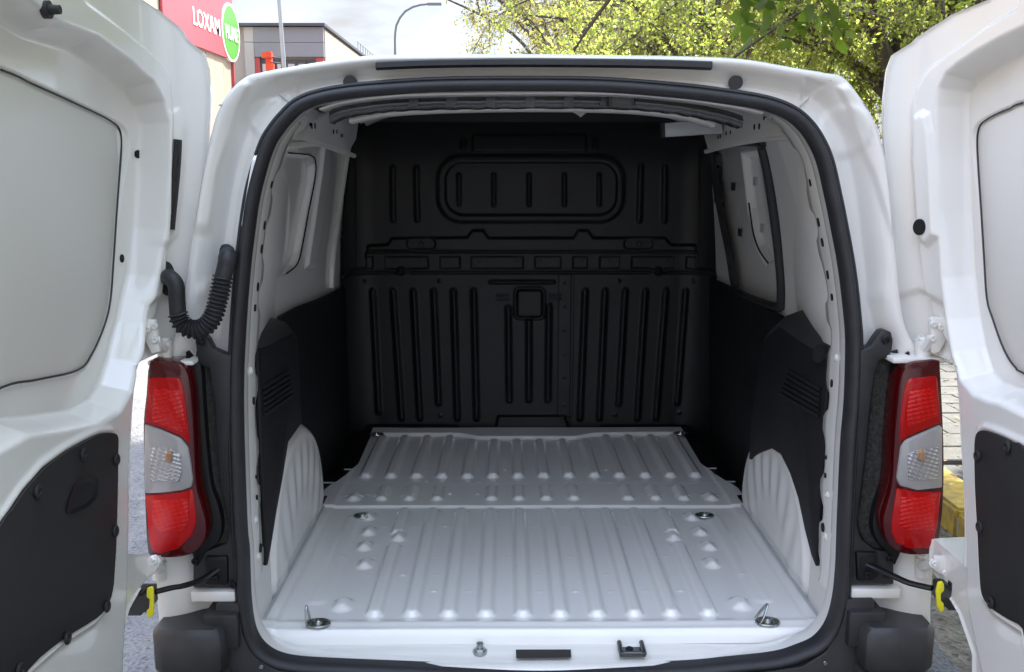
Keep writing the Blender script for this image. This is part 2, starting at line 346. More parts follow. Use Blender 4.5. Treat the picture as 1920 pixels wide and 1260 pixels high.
def letters(body, parent, m, pxs, ztop, zbot, x):
    """a word between two pixel columns on the facade, with its own height"""
    ya = sp(pxs[0], 40)[1]; yb = sp(pxs[1], 60)[1]
    o = text_mesh('lettering', body, m, parent, 1, .010, (0, 0, 0), TR)
    co = np.array([v.co for v in o.data.vertices]); lo, hi = co.min(0), co.max(0)
    for v in o.data.vertices:
        v.co = (x+(v.co.x-lo[0])*1.0, ya+(v.co.y-lo[1])/(hi[1]-lo[1])*(yb-ya), zbot+(v.co.z-lo[2])/(hi[2]-lo[2])*(ztop-zbot))
    return o
letters('LOXAM', sg, SIGNW, (361, 411), sp(386, 25)[2], sp(386, 57)[2], FX+.03)
by0, by1 = sp(414, 50)[1], sp(447, 60)[1]; bz1, bz0 = sp(430, 7)[2], sp(437, 117)[2]
def badge(name, grow, x, m):
    cy, cz, ry, rz = (by0+by1)/2, (bz0+bz1)/2, (by1-by0)/2*grow, (bz1-bz0)/2*(1-(1-grow)*.9); n = 48
    V = [(x, cy+ry*math.cos(2*math.pi*k/n), cz+rz*math.sin(2*math.pi*k/n)) for k in range(n)]; V += [(WX+.05, v[1], v[2]) for v in V]
    return mesh(name, V, [tuple(range(n))]+[(k, k+n, (k+1) % n+n, (k+1) % n) for k in range(n)], m, sg, smooth=False)
badge('badge_rim', 1.0, FX+.06, SIGNW); badge('badge', .9, FX+.075, SIGNG)
letters('HUNE', sg, SIGNW, (418.5, 442.5), sp(431, 50)[2], sp(431, 76)[2], FX+.085)
# second building, grey fascia
B2Y = 50.5
b2 = empty('office_building', (-13, B2Y+10, 0), 'grey fascia building with blinds behind windows beside warehouse', 'building')
xr = hitY(607, 60, B2Y)[0]; xl = WX-4; zt = hitY(500, 46, B2Y)[2]; zf = hitY(500, 107, B2Y)[2]; zl = hitY(500, 80, B2Y)[2]
xc = hitY(478, 80, B2Y)[0]
MB().box(((xl+xr)/2, B2Y+14.2, zt/2), (xr-xl-.2, 28, zt-.1)).build('wall', CONC, b2, smooth=False)
for k, (za, zb) in enumerate(((zl, zt-.15), (zf, zl-.02))):
    MB().box(((xc+xr)/2, B2Y-.02, (za+zb)/2), (xr-xc, .35, zb-za)).build('fascia_panel', FASC, b2, smooth=False)
MB().box(((xl+xr)/2+.05, B2Y+14, zt-.04), (xr-xl+.15, 28.8, .14)).build('roof_trim', FRAMEG, b2, smooth=False)
for z0, z1 in ((0, 3.9), (3.93, zl), (zl+.03, zt-.15)):
    MB().box((hitY(468, 80, B2Y)[0], B2Y+.02, (z0+z1)/2), (hitY(478, 80, B2Y)[0]-hitY(459, 80, B2Y)[0]-.03, .3, z1-z0)).build('concrete_panel', CONC, b2, smooth=False)
zw0 = zf-3.2
for xa, xb in ((479, 488), (593, 607)):
    a_, b_ = hitY(xa, 110, B2Y)[0], hitY(xb, 110, B2Y)[0]; MB().box(((a_+b_)/2, B2Y+.0, (zw0+zf)/2-.01), (b_-a_, .24, zf-zw0-.02)).build('red_pier', REDPAINT, b2, smooth=False)
for xa, xb in ((490, 512), (518, 535), (538, 554), (558, 573), (576, 592)):
    a_, b_ = hitY(xa, 110, B2Y)[0], hitY(xb, 110, B2Y)[0]
    w = MB().box(((a_+b_)/2, B2Y+.06, (zw0+zf)/2-.08), (b_-a_+.12, .12, zf-zw0-.15)).build('window', FRAMEG, b2, smooth=False)
    MB().box(((a_+b_)/2, B2Y-.01, (zw0+zf)/2-.14), (b_-a_-.1, .06, zf-zw0-.42)).build('pane', GLASSY, w, smooth=False)
for k in range(9):
    MB().box((xr-.05, B2Y+1.55+3.0*k, zt/2-.1), (.18, 2.94, zt-.35)).build('side_panel', BEIGE, b2, smooth=False)
r = MB(); xs = xr-.6
for k in range(9): r.cyl((xs, B2Y+16+k*1.2, zt), (xs, B2Y+16+k*1.2, zt+1.1), .035, n=6)
for z in (.55, 1.1): r.cyl((xs, B2Y+16, zt+z), (xs, B2Y+25.6, zt+z), .035, n=6)
r.build('roof_railing', GALV, b2)
# orange machine standing before the windows
lp = hitY(505, 122, 44)
bl = empty('boom_lift', (lp[0], 44, 0), 'red-orange lifting machine raised in front of the grey building windows', 'machine')
m_ = MB(); cx, cz = lp[0], lp[2]
m_.box((cx, 44, cz), (.26, .3, 1.2)); m_.box((cx-.05, 43.9, cz+.42), (.44, .35, .22)); m_.box((cx+.08, 43.9, cz-.1), (.3, .3, .3)); m_.build('head', ORANGE, bl, smooth=False)
a_ = MB(); 
for dz in (.35, .12, -.3, -.52): a_.cyl((cx+.1, 43.9, cz+dz), (cx+.62, 43.85, cz+dz-.06), .035, n=6)
a_.cyl((cx+.6, 43.85, cz+.35), (cx+.6, 43.85, cz-.6), .03, n=6); a_.build('side_rail', FRAMEG, bl)
MB().box((cx, 44.0, (cz-.6)/2+.35), (.22, .24, cz-.6-.7)).build('mast', ORANGE, bl, smooth=False)
MB().box((cx, 44.3, .55), (1.5, 2.4, .6)).build('chassis', FRAMEG, bl, smooth=False)
for sx in (-.65, .65):
    for sy in (-.8, .8): MB().cyl((cx+sx-.14, 44.3+sy, .42), (cx+sx+.14, 44.3+sy, .42), .42, n=16).build('wheel', RUBBER, bl)
# lamp posts
p0 = hitY(530.5, 65, 26)
l1 = empty('lamp_post', (p0[0], 26, 0), 'pale galvanised lamp post rising in front of the grey fascia building', 'lamp post')
hx = p0[0]
MB().tube([(hx+.16, 26, 0), (hx, 26, 4.3), (hx-.16, 26, 8.6)], [.085, .062, .045], 12).build('pole', GALV, l1)
MB().cyl((hx+.16, 26, 0), (hx+.16, 26, .9), .12, n=12).build('base', GALV, l1)
MB().box((hx+.2, 26, 8.62), (.9, .25, .14)).build('lamp_head', DGALV, l1, smooth=False)
p2 = hitY(740, 108, 52)[0]; zt2 = hitY(740, 62, 52)[2]
arc = [hitY(x, y, 52) for x, y in ((740.5, 75), (741, 62), (743, 48), (750, 33), (760, 21), (774, 13), (788, 9), (806, 7))]
l2 = empty('lamp_post', (p2, 52, 0), 'thin dark lamp post curving over at the top against the sky', 'lamp post')
MB().tube([(p2, 52, 0), (p2, 52, 4)]+arc, [.11, .09]+[.06]*8, 10).build('pole', DGALV, l2)
MB().box(arc[-1]+np.array((.25, 0, -.02)), (.75, .25, .12)).build('lamp_head', DGALV, l2, smooth=False)

#====TREES====
def leaf_mat(name, col, tcol, var=.35):
    m = bpy.data.materials.new(name); m.use_nodes = True; t = m.node_tree; nn = t.nodes; b = nn['Principled BSDF']; out = nn['Material Output']
    g = nn.new('ShaderNodeNewGeometry'); r = nn.new('ShaderNodeValToRGB'); r.color_ramp.elements[0].color = (*tuple(c*(1-var) for c in col), 1); r.color_ramp.elements[1].color = (*tuple(min(1, c*(1+var)) for c in col), 1)
    e = r.color_ramp.elements.new(.9); e.color = (*col, 1); r.color_ramp.elements[-1].color = (col[0]*2.2, col[1]*1.25, col[2], 1)
    t.links.new(g.outputs['Random Per Island'], r.inputs[0]); t.links.new(r.outputs[0], b.inputs['Base Color']); b.inputs['Roughness'].default_value = .45
    tr = nn.new('ShaderNodeBsdfTranslucent'); tr.inputs[0].default_value = (*tcol, 1)
    hv = nn.new('ShaderNodeMix'); hv.data_type = 'RGBA'; hv.blend_type = 'MULTIPLY'; hv.inputs[0].default_value = .6; hv.inputs[6].default_value = (*tcol, 1)
    r2 = nn.new('ShaderNodeValToRGB'); r2.color_ramp.elements[0].color = (.45, .55, .4, 1); r2.color_ramp.elements[1].color = (1, 1, 1, 1)
    t.links.new(g.outputs['Random Per Island'], r2.inputs[0]); t.links.new(r2.outputs[0], hv.inputs[7]); t.links.new(hv.outputs[2], tr.inputs[0])
    ms = nn.new('ShaderNodeMixShader'); ms.inputs[0].default_value = .55
    t.links.new(b.outputs[0], ms.inputs[1]); t.links.new(tr.outputs[0], ms.inputs[2]); t.links.new(ms.outputs[0], out.inputs[0]); return m
LEAF = leaf_mat('young_green_leaf', (.13, .17, .035), (.66, .75, .14))
LEAFB = leaf_mat('olive_leaf', (.14, .13, .045), (.52, .47, .13), .45)
LEAFN = leaf_mat('broad_leaf', (.07, .12, .02), (.30, .46, .05), .25)
BARK = mat('bark', (.10, .082, .065), .9, noise=.4, nscale=9, bumps=.8, bscale=30)
TWIG = mat('twig_bark', (.19, .15, .11), .85, noise=.3, nscale=9)
def leaves_mesh(P, size, rnd, droop=.3):
    n = len(P); d = rnd.normal(size=(n, 3)); d[:, 2] -= droop; d /= np.linalg.norm(d, axis=1)[:, None]
    u = rnd.normal(size=(n, 3)); w = np.cross(d, u); w /= np.linalg.norm(w, axis=1)[:, None]+1e-9; up = np.cross(w, d)
    s = (size*rnd.uniform(.6, 1.35, n))[:, None]; k = rnd.uniform(-.12, .05, n)[:, None]
    pts = [P, P+d*s*.28+w*s*.26+up*s*.06, P+d*s*.66+w*s*.20+up*s*(.05+k), P+d*s+up*s*k*2, P+d*s*.66-w*s*.20+up*s*(.05+k), P+d*s*.28-w*s*.26+up*s*.06]
    V = np.stack(pts, 1).reshape(-1, 3); I = np.arange(n)*6
    return V, np.concatenate([np.stack([I, I+1, I+2, I+3], 1), np.stack([I, I+3, I+4, I+5], 1)], 0)
def quick_mesh(name, V, Q, m, parent):
    me = bpy.data.meshes.new(name); me.vertices.add(len(V)); me.vertices.foreach_set('co', V.astype('f4').ravel())
    k = Q.shape[1]; me.loops.add(Q.size); me.loops.foreach_set('vertex_index', Q.astype('i4').ravel()); me.polygons.add(len(Q))
    me.polygons.foreach_set('loop_start', np.arange(len(Q), dtype='i4')*k); me.polygons.foreach_set('loop_total', np.full(len(Q), k, 'i4')); me.update(calc_edges=True); me.validate()
    o = bpy.data.objects.new(name, me); C.objects.link(o); me.materials.append(m); attach(o, parent); return o
def tree(loc, trunk_h, R, zc, nlimb, ntwig, nleaf, size, seed, label, lm=LEAF, twigs_dry=.3, lean=(0, 0), lm2=None, low=1.0, group='trees along the pavement'):
    rnd = np.random.default_rng(seed); rs = random.Random(seed)
    T = empty('street_tree', loc, label, 'tree', group); x0, y0, _ = loc
    top = np.array([x0+lean[0], y0+lean[1], trunk_h])
    MB().tube([(x0, y0, -.05), (x0+lean[0]*.2, y0+lean[1]*.2, trunk_h*.4), top, top+(0, 0, .8)], [.2, .16, .14, .1], 12).build('trunk', BARK, T)
    cen = np.array([x0+lean[0]*1.3, y0+lean[1]*1.3, zc]); lb = MB(); tw = MB(); ends = []
    for i in range(nlimb):
        a = 2*math.pi*i/nlimb+rs.uniform(-.3, .3); el = rs.uniform(-.35, .95)
        end = cen+np.array([math.cos(a)*math.cos(el)*R[0], math.sin(a)*math.cos(el)*R[1], math.sin(el)*R[2]])*rs.uniform(.75, .98)
        st = top+np.array((0, 0, rs.uniform(-.5, .7))); mid = (st+end)/2+np.array((rs.uniform(-.3, .3), rs.uniform(-.3, .3), R[2]*.25))
        P = cat([st, st*.6+mid*.4+(0, 0, .15), mid, end], 5); lb.tube(P, np.linspace(.085, .02, len(P)), 7)
        for k in range(7):
            q = P[rs.randrange(4, len(P))]; e2 = q+np.array((rs.gauss(0, .8), rs.gauss(0, .8), rs.gauss(-.1, .6)))*R[0]*.3
            m2 = (q+e2)/2+np.array((rs.gauss(0, .1), rs.gauss(0, .1), .12)); P2 = cat([q, m2, e2], 4); lb.tube(P2, np.linspace(.028, .008, len(P2)), 5); ends.append((q, m2, e2))
    lb.build('limb', BARK, T)
    tips = []; per = max(1, ntwig//len(ends))
    for q, m2, e2 in ends:
        for k in range(per):
            t = rs.random(); s0 = m2*(1-t)+e2*t; d = np.array((rs.gauss(0, 1), rs.gauss(0, 1), rs.gauss(-.35, .8))); d /= np.linalg.norm(d); ln = rs.uniform(.25, .75)
            e3 = s0+d*ln+np.array((0, 0, -.12*ln)); m3 = (s0+e3)/2+np.array((rs.gauss(0, .03), rs.gauss(0, .03), .04)); tw.tube([s0, m3, e3], [.006, .0045, .002], 3, caps=False); tips.append((s0, m3, e3))
    tw.build('twigs', TWIG, T)['kind'] = 'stuff'
    idx = rnd.integers(0, len(tips), nleaf); t = rnd.random(nleaf)[:, None]; A = np.array(tips)
    P = A[idx, 1]*(1-t)+A[idx, 2]*t; jj = rnd.random(nleaf) < .35; P[jj] = A[idx[jj], 0]*(1-t[jj])+A[idx[jj], 1]*t[jj]; P += rnd.normal(size=P.shape)*.05
    nb = int(nleaf*twigs_dry); V, Q = leaves_mesh(P[nb:], size, rnd); quick_mesh('crown', V, Q, lm, T)['kind'] = 'stuff'
    V, Q = leaves_mesh(P[:nb], size*.55, rnd, .5); quick_mesh('seed_clusters', V, Q, lm2 or LEAFB, T)['kind'] = 'stuff'
    return T
tree((4.1, 3.2, 0), 3.2, (4.6, 4.6, 2.2), 6.2, 28, 4200, 170000, .105, 11, 'near street tree whose crown shades the white van', LEAFN, .15, (-1.35, -.6))
tree((5.4, -4.6, 0), 2.6, (3.6, 3.8, 2.4), 5.0, 16, 1800, 60000, .12, 21, 'unseen tree added behind the camera to dim the left door', LEAFN, .15, (-.3, .2))  # added out of view to dim and warm the light on the left door
NEAR = bpy.data.objects['street_tree']
br = MB(); tipsx = []
for (x, y, z), pts in (((2.6, 1.5, 3.6), [(2.15, 1.75, 2.75), (1.95, 1.75, 2.42), (1.86, 1.72, 2.22)]), ((2.9, 1.9, 3.7), [(2.3, 2.2, 2.9), (2.0, 2.3, 2.62), (1.72, 2.35, 2.44)]), ((2.8, 1.2, 3.6), [(2.25, 1.35, 2.8), (2.0, 1.42, 2.50), (1.78, 1.4, 2.36)])):
    Pq = cat([(x, y, z)]+pts, 8); br.tube(Pq, np.linspace(.012, .002, len(Pq)), 5); tipsx += list(Pq[8:])
branch = br.build('branch', TWIG, NEAR)
lf = None
for k in range(84):
    q = tipsx[k % len(tipsx)]; s_ = random.uniform(.055, .085)
    if lf is None:
        Vl, Ql = leaves_mesh(np.zeros((1, 3)), 1.0, np.random.default_rng(3)); o = quick_mesh('leaf', Vl, Ql, LEAFN, branch); lf = o
    else: o = lf.copy(); C.objects.link(o)
    o.location = q+np.array((random.gauss(0, .02), random.gauss(0, .02), random.gauss(-.01, .02))); o.scale = (s_, s_, s_); o.rotation_euler = (random.uniform(-1, 1), random.uniform(-1, 1), random.uniform(0, 6.3))
tree((5.7, 9.5, 0), 2.4, (3.8, 3.6, 2.5), 4.5, 14, 2800, 56000, .062, 12, 'leafy tree beside the pavement just past the van roof', LEAF, .30, (-1.2, 0))
tree((3.9, 15.5, 0), 2.4, (3.8, 3.8, 2.7), 4.7, 14, 3200, 46000, .068, 13, 'yellow-green tree with brown seed clusters behind the van roof', LEAF, .5, (-.5, 0))
tree((3.2, 24, 0), 2.8, (4.4, 4.4, 3.4), 6.2, 16, 3600, 30000, .085, 14, 'sparse half-bare tree against the sky at left end of row', LEAFB, .5, (-1.3, 0))
tree((7.6, 13, 0), 2.6, (3.8, 3.8, 3.0), 4.8, 12, 1500, 18000, .10, 15, 'tree set back from the pavement behind the others', LEAF, .2)
tree((6.6, 21, 0), 2.6, (4.6, 4.6, 3.6), 5.4, 12, 1500, 20000, .12, 16, 'bushy tree farthest back behind the seed-laden tree', LEAF, .4)

# ------------------------------------------------------------------ the van
van = empty('delivery_van', (0, 1.2, 0), 'white panel van with both rear doors open onto its empty cargo bay', 'van')
FZ = .58                                                            # load floor height
def yap(z): return .04*max(0.0, z-.9)                               # the rear opening leans slightly forward
def apx(px, py, off=0.0): return hit(px, py, lambda x, y, z: y-yap(z)-off)
SEAL_PX = [(1020,1268),(897,1266),(745,1260),(625,1255),(560,1251),(522,1244),(494,1230),(473,1207),(461,1173),(455,1120),(452,1040),(448,1000),(444,900),(441,800),(441,700),(446,600),(452,520),(460,446),(471,370),(486,310),(500,270),(514,246),(534,221),(559,198),(592,184),(640,174),(705,167),(813,160),(960,158),(1130,160),(1277,171),(1373,183),(1436,194),(1480,210),(1508,231),(1530,260),(1549,302),(1564,366),(1575,420),(1590,503),(1600,587),(1604,650),(1601,753),(1594,840),(1588,973),(1584,1073),(1577,1135),(1563,1180),(1538,1211),(1503,1228),(1456,1242),(1367,1252),(1293,1259),(1150,1265)]
K = len(SEAL_PX); SUB = 8
keys = np.array([apx(*p) for p in SEAL_PX]); keys[:, 1] = [yap(z) for z in keys[:, 2]]
SEAL = cat(keys, SUB, True); NS = len(SEAL)
tng = np.roll(SEAL, -1, 0)-np.roll(SEAL, 1, 0); tng[:, 1] = 0; tng /= np.linalg.norm(tng, axis=1)[:, None]
INW = np.stack([tng[:, 2], 0*tng[:, 0], -tng[:, 0]], 1)              # in-plane direction to the middle of the opening
if ((np.array([0, 0, 1.2])-SEAL)*INW).sum() < 0: INW = -INW
YD = np.array([0, 1.0, 0])
def sweep(prof, name, m, parent, rng=None, mod=None, flip=False, closed=None):
    R = range(NS) if rng is None else [i % NS for i in rng]
    P = np.array([[SEAL[i]+INW[i]*n+YD*(y+(mod(i)*w if mod else 0)) for n, y, w in [(p+(0,))[:3] for p in prof]] for i in R])
    if rng is None: P = np.concatenate([P, P[:1]], 0)
    return grid(name, P, m, parent, flip)
# --- black rubber seal: bulb with a flat lip
lip = [(-.017, .03), (-.017, -.001), (-.0125, -.006), (-.0095, -.004), (-.009, -.002), (-.0085, -.008), (-.006, -.015), (-.001, -.019), (.005, -.018), (.010, -.013), (.013, -.005), (.0135, .004), (.012, .03)]
sweep(lip, 'door_seal', RUBBER, van)
# --- white return flange just inside the seal, then the scalloped inner edges of both pillars
sweep([(.011, .012), (.0115, .03), (.0105, .055), (.0095, .072), (.0075, .078)], 'aperture_flange', WHITE, van)
iL0, iL1 = 9*SUB, 22*SUB; iR0, iR1 = 33*SUB, 46*SUB
arcl = np.concatenate([[0], np.cumsum(np.linalg.norm(np.diff(SEAL, axis=0), axis=1))])
def scal(i):
    s = arcl[i]*1.0; v = math.sin(s*2*math.pi/.135+.8)+.55*math.sin(s*2*math.pi/.083+2.1); return .014*math.tanh(2.2*v)
for nm, r in (('left', range(iL0, iL1+1)), ('right', range(iR0, iR1+1))):
    sweep([(.0075, .078), (.0085, .085), (.0095, .105), (.0095, .125, .4), (.0095, .142, 1.0), (.003, .145, 1.0)], 'pillar_edge', WHITE, van, r, scal)
def edge_at(py, left, n=.009, y=.115):
    best = min((i for i in (range(iL0, iL1+1) if left else range(iR0, iR1+1))), key=lambda i: abs(SEAL[i][2]-hitX(500 if left else 1580, py, -.63 if left else .63)[2]))
    return SEAL[best]+INW[best]*n+YD*y, INW[best]
# dark discs for the shade of punched slots, and fixing dimples on the pillar edges
for left in (True, False):
    for py, dy, sx, r in ((420, .12, .4, .010), (462, .12, .45, .010), (528, .12, .45, .010), (567, .11, .5, .008), (752, .125, .6, .009), (905, .13, .6, .005), (935, .13, .7, .006), (1050, .135, .8, .011), (345, .12, .4, .008)):
        p, n_ = edge_at(py, left, .0092, dy-.012); disc('slot_hole', p, n_, r, HOLE, van, .0035, sx)
    for py, dy in ((690, .10), (985, .11), (1062, .112)):
        p, n_ = edge_at(py, left, .0085, dy-.005); screw('fixing_stud', p, n_, .009, WHITE, van, .004)

# --- rear face of the body round the opening, running on into roof and flanks
OUT_PX = {0: (1020,1330), 2: (745,1330), 4: (540,1330), 6: (380,1330), 8: (305,1250), 9: (296,1150), 11: (288,1040), 13: (298,850), 14: (304,720), 15: (335,600), 16: (352,500), 17: (365,410), 18: (380,320), 19: (395,250), 20: (408,208), 21: (428,174), 22: (458,147), 23: (490,137), 24: (545,127), 25: (600,118), 26: (690,107), 27: (800,105), 28: (960,104), 29: (1130,106), 30: (1300,108), 31: (1400,113), 32: (1495,129), 33: (1550,138), 34: (1583,146), 35: (1612,180), 36: (1640,226), 37: (1660,290), 38: (1670,360), 39: (1680,470), 40: (1695,600), 41: (1730,680), 43: (1744,850), 45: (1750,1050), 47: (1742,1230), 49: (1650,1330), 51: (1367,1330), 53: (1150,1330)}
ok = sorted(OUT_PX); full = []
for i in range(K):
    a = max(k for k in ok if k <= i); b_ = min([k for k in ok if k >= i] or [K]); pa = np.array(OUT_PX[a], float); pb = np.array(OUT_PX[b_ % K if b_ == K else b_], float)
    full.append(pa if a == b_ else pa+(pb-pa)*(i-a)/(b_-a))
okeys = np.array([apx(*p, -.005) for p in full]); OUTC = cat(okeys, SUB, True)
rings = []; PROF_T = (-.02, .06, .18, .34, .52, .68, .82, .93, 1.0); PROF_Y = (.03, .028, .034, .046, .040, .016, .002, -.003, .0)
TT = np.linspace(-.02, 1, 46); YY = np.interp(TT, PROF_T, PROF_Y); YY = np.convolve(np.pad(YY, 2, 'edge'), np.ones(5)/5, 'valid')
def apoly(pts): return np.array([apx(*p) for p in pts])[:, [0, 2]]
relief = [(apoly([(1513, 147), (1546, 158), (1530, 178), (1516, 188)]), .010, .008), (apoly([(553, 140), (519, 146), (522, 160), (549, 184)]), .010, .008),
          (apoly([(1590+42*math.cos(a), 245+48*math.sin(a)) for a in np.linspace(0, 6.0, 16)]), -.005, .014), (apoly([(505+46*math.cos(a), 222+40*math.sin(a)) for a in np.linspace(0, 6.0, 16)]), -.005, .014),
          (apoly([(1572, 165), (1592, 200), (1606, 250), (1640, 330), (1668, 430), (1720, 430), (1700, 250), (1620, 150)]), -.008, .010), (apoly([(468, 160), (448, 200), (432, 250), (408, 320), (392, 430), (340, 430), (360, 250), (440, 140)]), -.008, .010),
          (apoly([(1640, 548), (1664, 540), (1664, 560), (1644, 572)]), -.006, .014), (apoly([(366, 540), (388, 530), (388, 560), (368, 565)]), -.006, .014)]
for t, y in zip(TT, YY):
    P = SEAL*(1-t)+OUTC*t; P = P.copy(); P[:, 1] = [yap(z) for z in P[:, 2]]; P[:, 1] += y
    if 0 < t < .97:
        for poly, hh, w in relief: P[:, 1] += hh*bump(sd_poly(P[:, 0], P[:, 2], poly), w)
    rings.append(P)
cxy = np.array([0, 0, 1.15]); dirn = OUTC-cxy; dirn[:, 1] = 0; dirn /= np.linalg.norm(dirn, axis=1)[:, None]
for g, y in ((.004, .012), (.007, .03), (.010, .08), (.022, .25), (.04, .6), (.05, 1.2), (.05, 2.0), (.02, 2.9), (-.06, 3.2), (-.35, 3.45)):
    P = OUTC+dirn*g; P[:, 1] = [yap(z) for z in P[:, 2]]; P[:, 1] += y; P[:, 2] = np.maximum(P[:, 2], .30); rings.append(P)
B = np.array(rings); B = np.concatenate([B, B[:, :1]], 1)
grid('body_shell', B, WHITE, van, True)
mesh('front_bulk', [(-.7, 3.4, .3), (.7, 3.4, .3), (.7, 3.4, 1.75), (-.7, 3.4, 1.75)], [(0, 1, 2, 3)], BLACK, van, smooth=False)
# black rubber strip on the header, and the two round plugs
def strip_on(name, path, off, hw, m, d=.010):
    b = MB(); P = np.array([apx(x, y, off) for x, y in path]); P = cat(P, 4); 
    V = []; Fc = []
    for p in P:
        for dz, dy in ((-hw, .012), (-hw, -.2*d), (-hw*.6, -d), (hw*.6, -d), (hw, -.2*d), (hw, .012)): V.append(p+np.array((0, dy, dz)))
    n = 6
    Fc = [(i*n+k, i*n+k+1, (i+1)*n+k+1, (i+1)*n+k) for i in range(len(P)-1) for k in range(n-1)]+[tuple(range(n)), tuple((len(P)-1)*n+k for k in range(n))]
    return mesh(name, V, Fc, m, van, sharp=40)
strip_on('header_buffer', [(705, 123), (800, 119), (960, 117), (1130, 118), (1250, 120), (1334, 123)], -.004, .0085, RUBBER)
for x, y in ((657, 155), (1379, 155)): disc('header_plug', apx(x, y, .030), (0, -1, 0), .0145, RUBBER, van, .006)
# coach joints: diagonal seam and pressed pockets on the upper corners
def seam(pts, m=HOLE, r=.0012, off=.02, name='panel_seam'):
    P = [apx(x, y, off) for x, y in pts]; MB().tube(cat(P, 4), r, 5).build(name, m, van)
GREYSEAM = mat('sealer_bead', (.45, .455, .46), .5)
# NOTE depth offsets below follow the shell's own profile
def shell_off(px, py):
    P = apx(px, py); d = np.hypot(SEAL[:, 0]-P[0], SEAL[:, 2]-P[2]); i = int(d.argmin()); full_ = np.hypot(*(OUTC[i]-SEAL[i])[[0, 2]])
    t = d[i]/max(full_, 1e-4); return float(np.interp(t, (-.02, .06, .18, .34, .52, .68, .82, .93, 1.0), (.03, .028, .034, .046, .040, .016, .002, -.003, 0)))
def seam2(pts, m, r, name): MB().tube(cat([apx(x, y, shell_off(x, y)-r*.2) for x, y in pts], 4), r, 6).build(name, m, van)
seam2([(1500, 200), (1520, 182), (1540, 166), (1558, 150)], GREYSEAM, .0016, 'panel_seam'); seam2([(545, 195), (520, 175), (497, 158), (483, 147)], GREYSEAM, .0016, 'panel_seam')
for P_ in ([(1590, 197), (1615, 192), (1625, 206)], [(410, 197), (428, 194), (440, 180), (450, 160)]): seam2(P_, GREYSEAM, .0016, 'panel_seam')

# ---------------------------------------------------------------- cargo floor with pressed ribs and domes
x_ = np.linspace(-.70, .70, 351); y_ = np.linspace(.10, 1.80, 426); GX, GY = np.meshgrid(x_, y_); h = np.zeros_like(GX)
RW = .021
def rib(x, y0, y1, r=RW, hh=.0145, w=.0155):
    global h; h = np.maximum(h, hh*ss(-(sd_cap(GX, GY, (x, y0+r), (x, y1-r), r)-.004)/w))
def pip(x, y, r=.027, hh=.013): 
    global h; h = np.maximum(h, hh*ss(-(sd_cap(GX, GY, (x, y-.012), (x, y+.014), r)-.002)/.026))
for k in range(10):
    x = (k-4.5)*.0900
    if k in (0, 9): rib(x, .155, .605); rib(x, .675, .885)
    else: rib(x, .155, .885)
for px, py in ((692, 965), (692, 993), (684, 1020), (685, 1053), (642, 1130), (748, 1003), (1312, 993), (1328, 1020), (1334, 1052), (1388, 1128), (1296, 965), (1262, 1003)):
    q = hitZ(px, py, FZ+.008); pip(q[0], q[1], .024 if py < 1100 else .028, .014)
for x in (-.045, .045, -.134, .134, -.31, .31, -.40, .40, -.49, .49): rib(x, .955, 1.10, .019, .011)
for x in (-.58, .58): pip(x, .985)
for k in range(14):
    x = (k-6.5)*.0885; rib(x, 1.19, 1.70 if k in (0, 1, 2, 3, 10, 11, 12, 13) else 1.64, .021, .0155, .0155)
h += .007*ss((GY-.905)/.008)*ss((1.13-GY)/.008)+.004*ss((GY-1.125)/.01)
h += .013*ss((GY-np.where(np.abs(GX) > .30, 1.715, 1.66+.05*ss((np.abs(GX)-.18)/.10)))/.014)
h += .004*ss(-(sd_rr(GX, GY, -.585, .22, -.525, .85, .03))/.02)+.004*ss(-(sd_rr(GX, GY, .525, .22, .585, .85, .03))/.02)
h += .0035*ss((np.abs(GX)-.625)/.012)
h += .003*np.exp(-((GY-.13)/.012)**2)
for k in range(60):                                                 # small pressed locating pips
    qx = (random.randrange(-6, 7))*.09; qy = random.choice((.30, .40, .52, .75, 1.02, 1.28, 1.4, 1.16)); h += .0022*np.exp(-(((GX-qx)/.006)**2+((GY-qy)/.004)**2))
h -= .0006*(np.sin(GX*9+GY*3)+np.sin(GY*11-GX*4))                    # sheet is never perfectly flat
half = np.interp(y_, [0, 1.06, 1.12, 1.22, 1.36, 1.7, 1.8], [.665, .69, .675, .645, .622, .628, .628])
GXs = GX/.70*half[:, None]
GX_keep = GX
P = np.stack([np.where(GY < 1.0, GX/.70*.668, GXs), GY, FZ+h], -1)
# ribs were laid out in true metres, so shift the sampling back to them
def floor_h(x, y): return None
Xw = P[..., 0]; hx = np.empty_like(h)
for j in range(len(y_)): hx[j] = np.interp(Xw[j], x_, h[j])
P[..., 2] = FZ+hx
# front edge drops to the sill
e = [P[0]+np.array((0, -.004, -.003)), P[0]+np.array((0, -.010, -.018)), P[0]+np.array((0, -.014, -.032))]
P = np.concatenate([np.array(e[::-1]), P], 0)
cf = grid('cargo_floor', P, FLOORW, van)
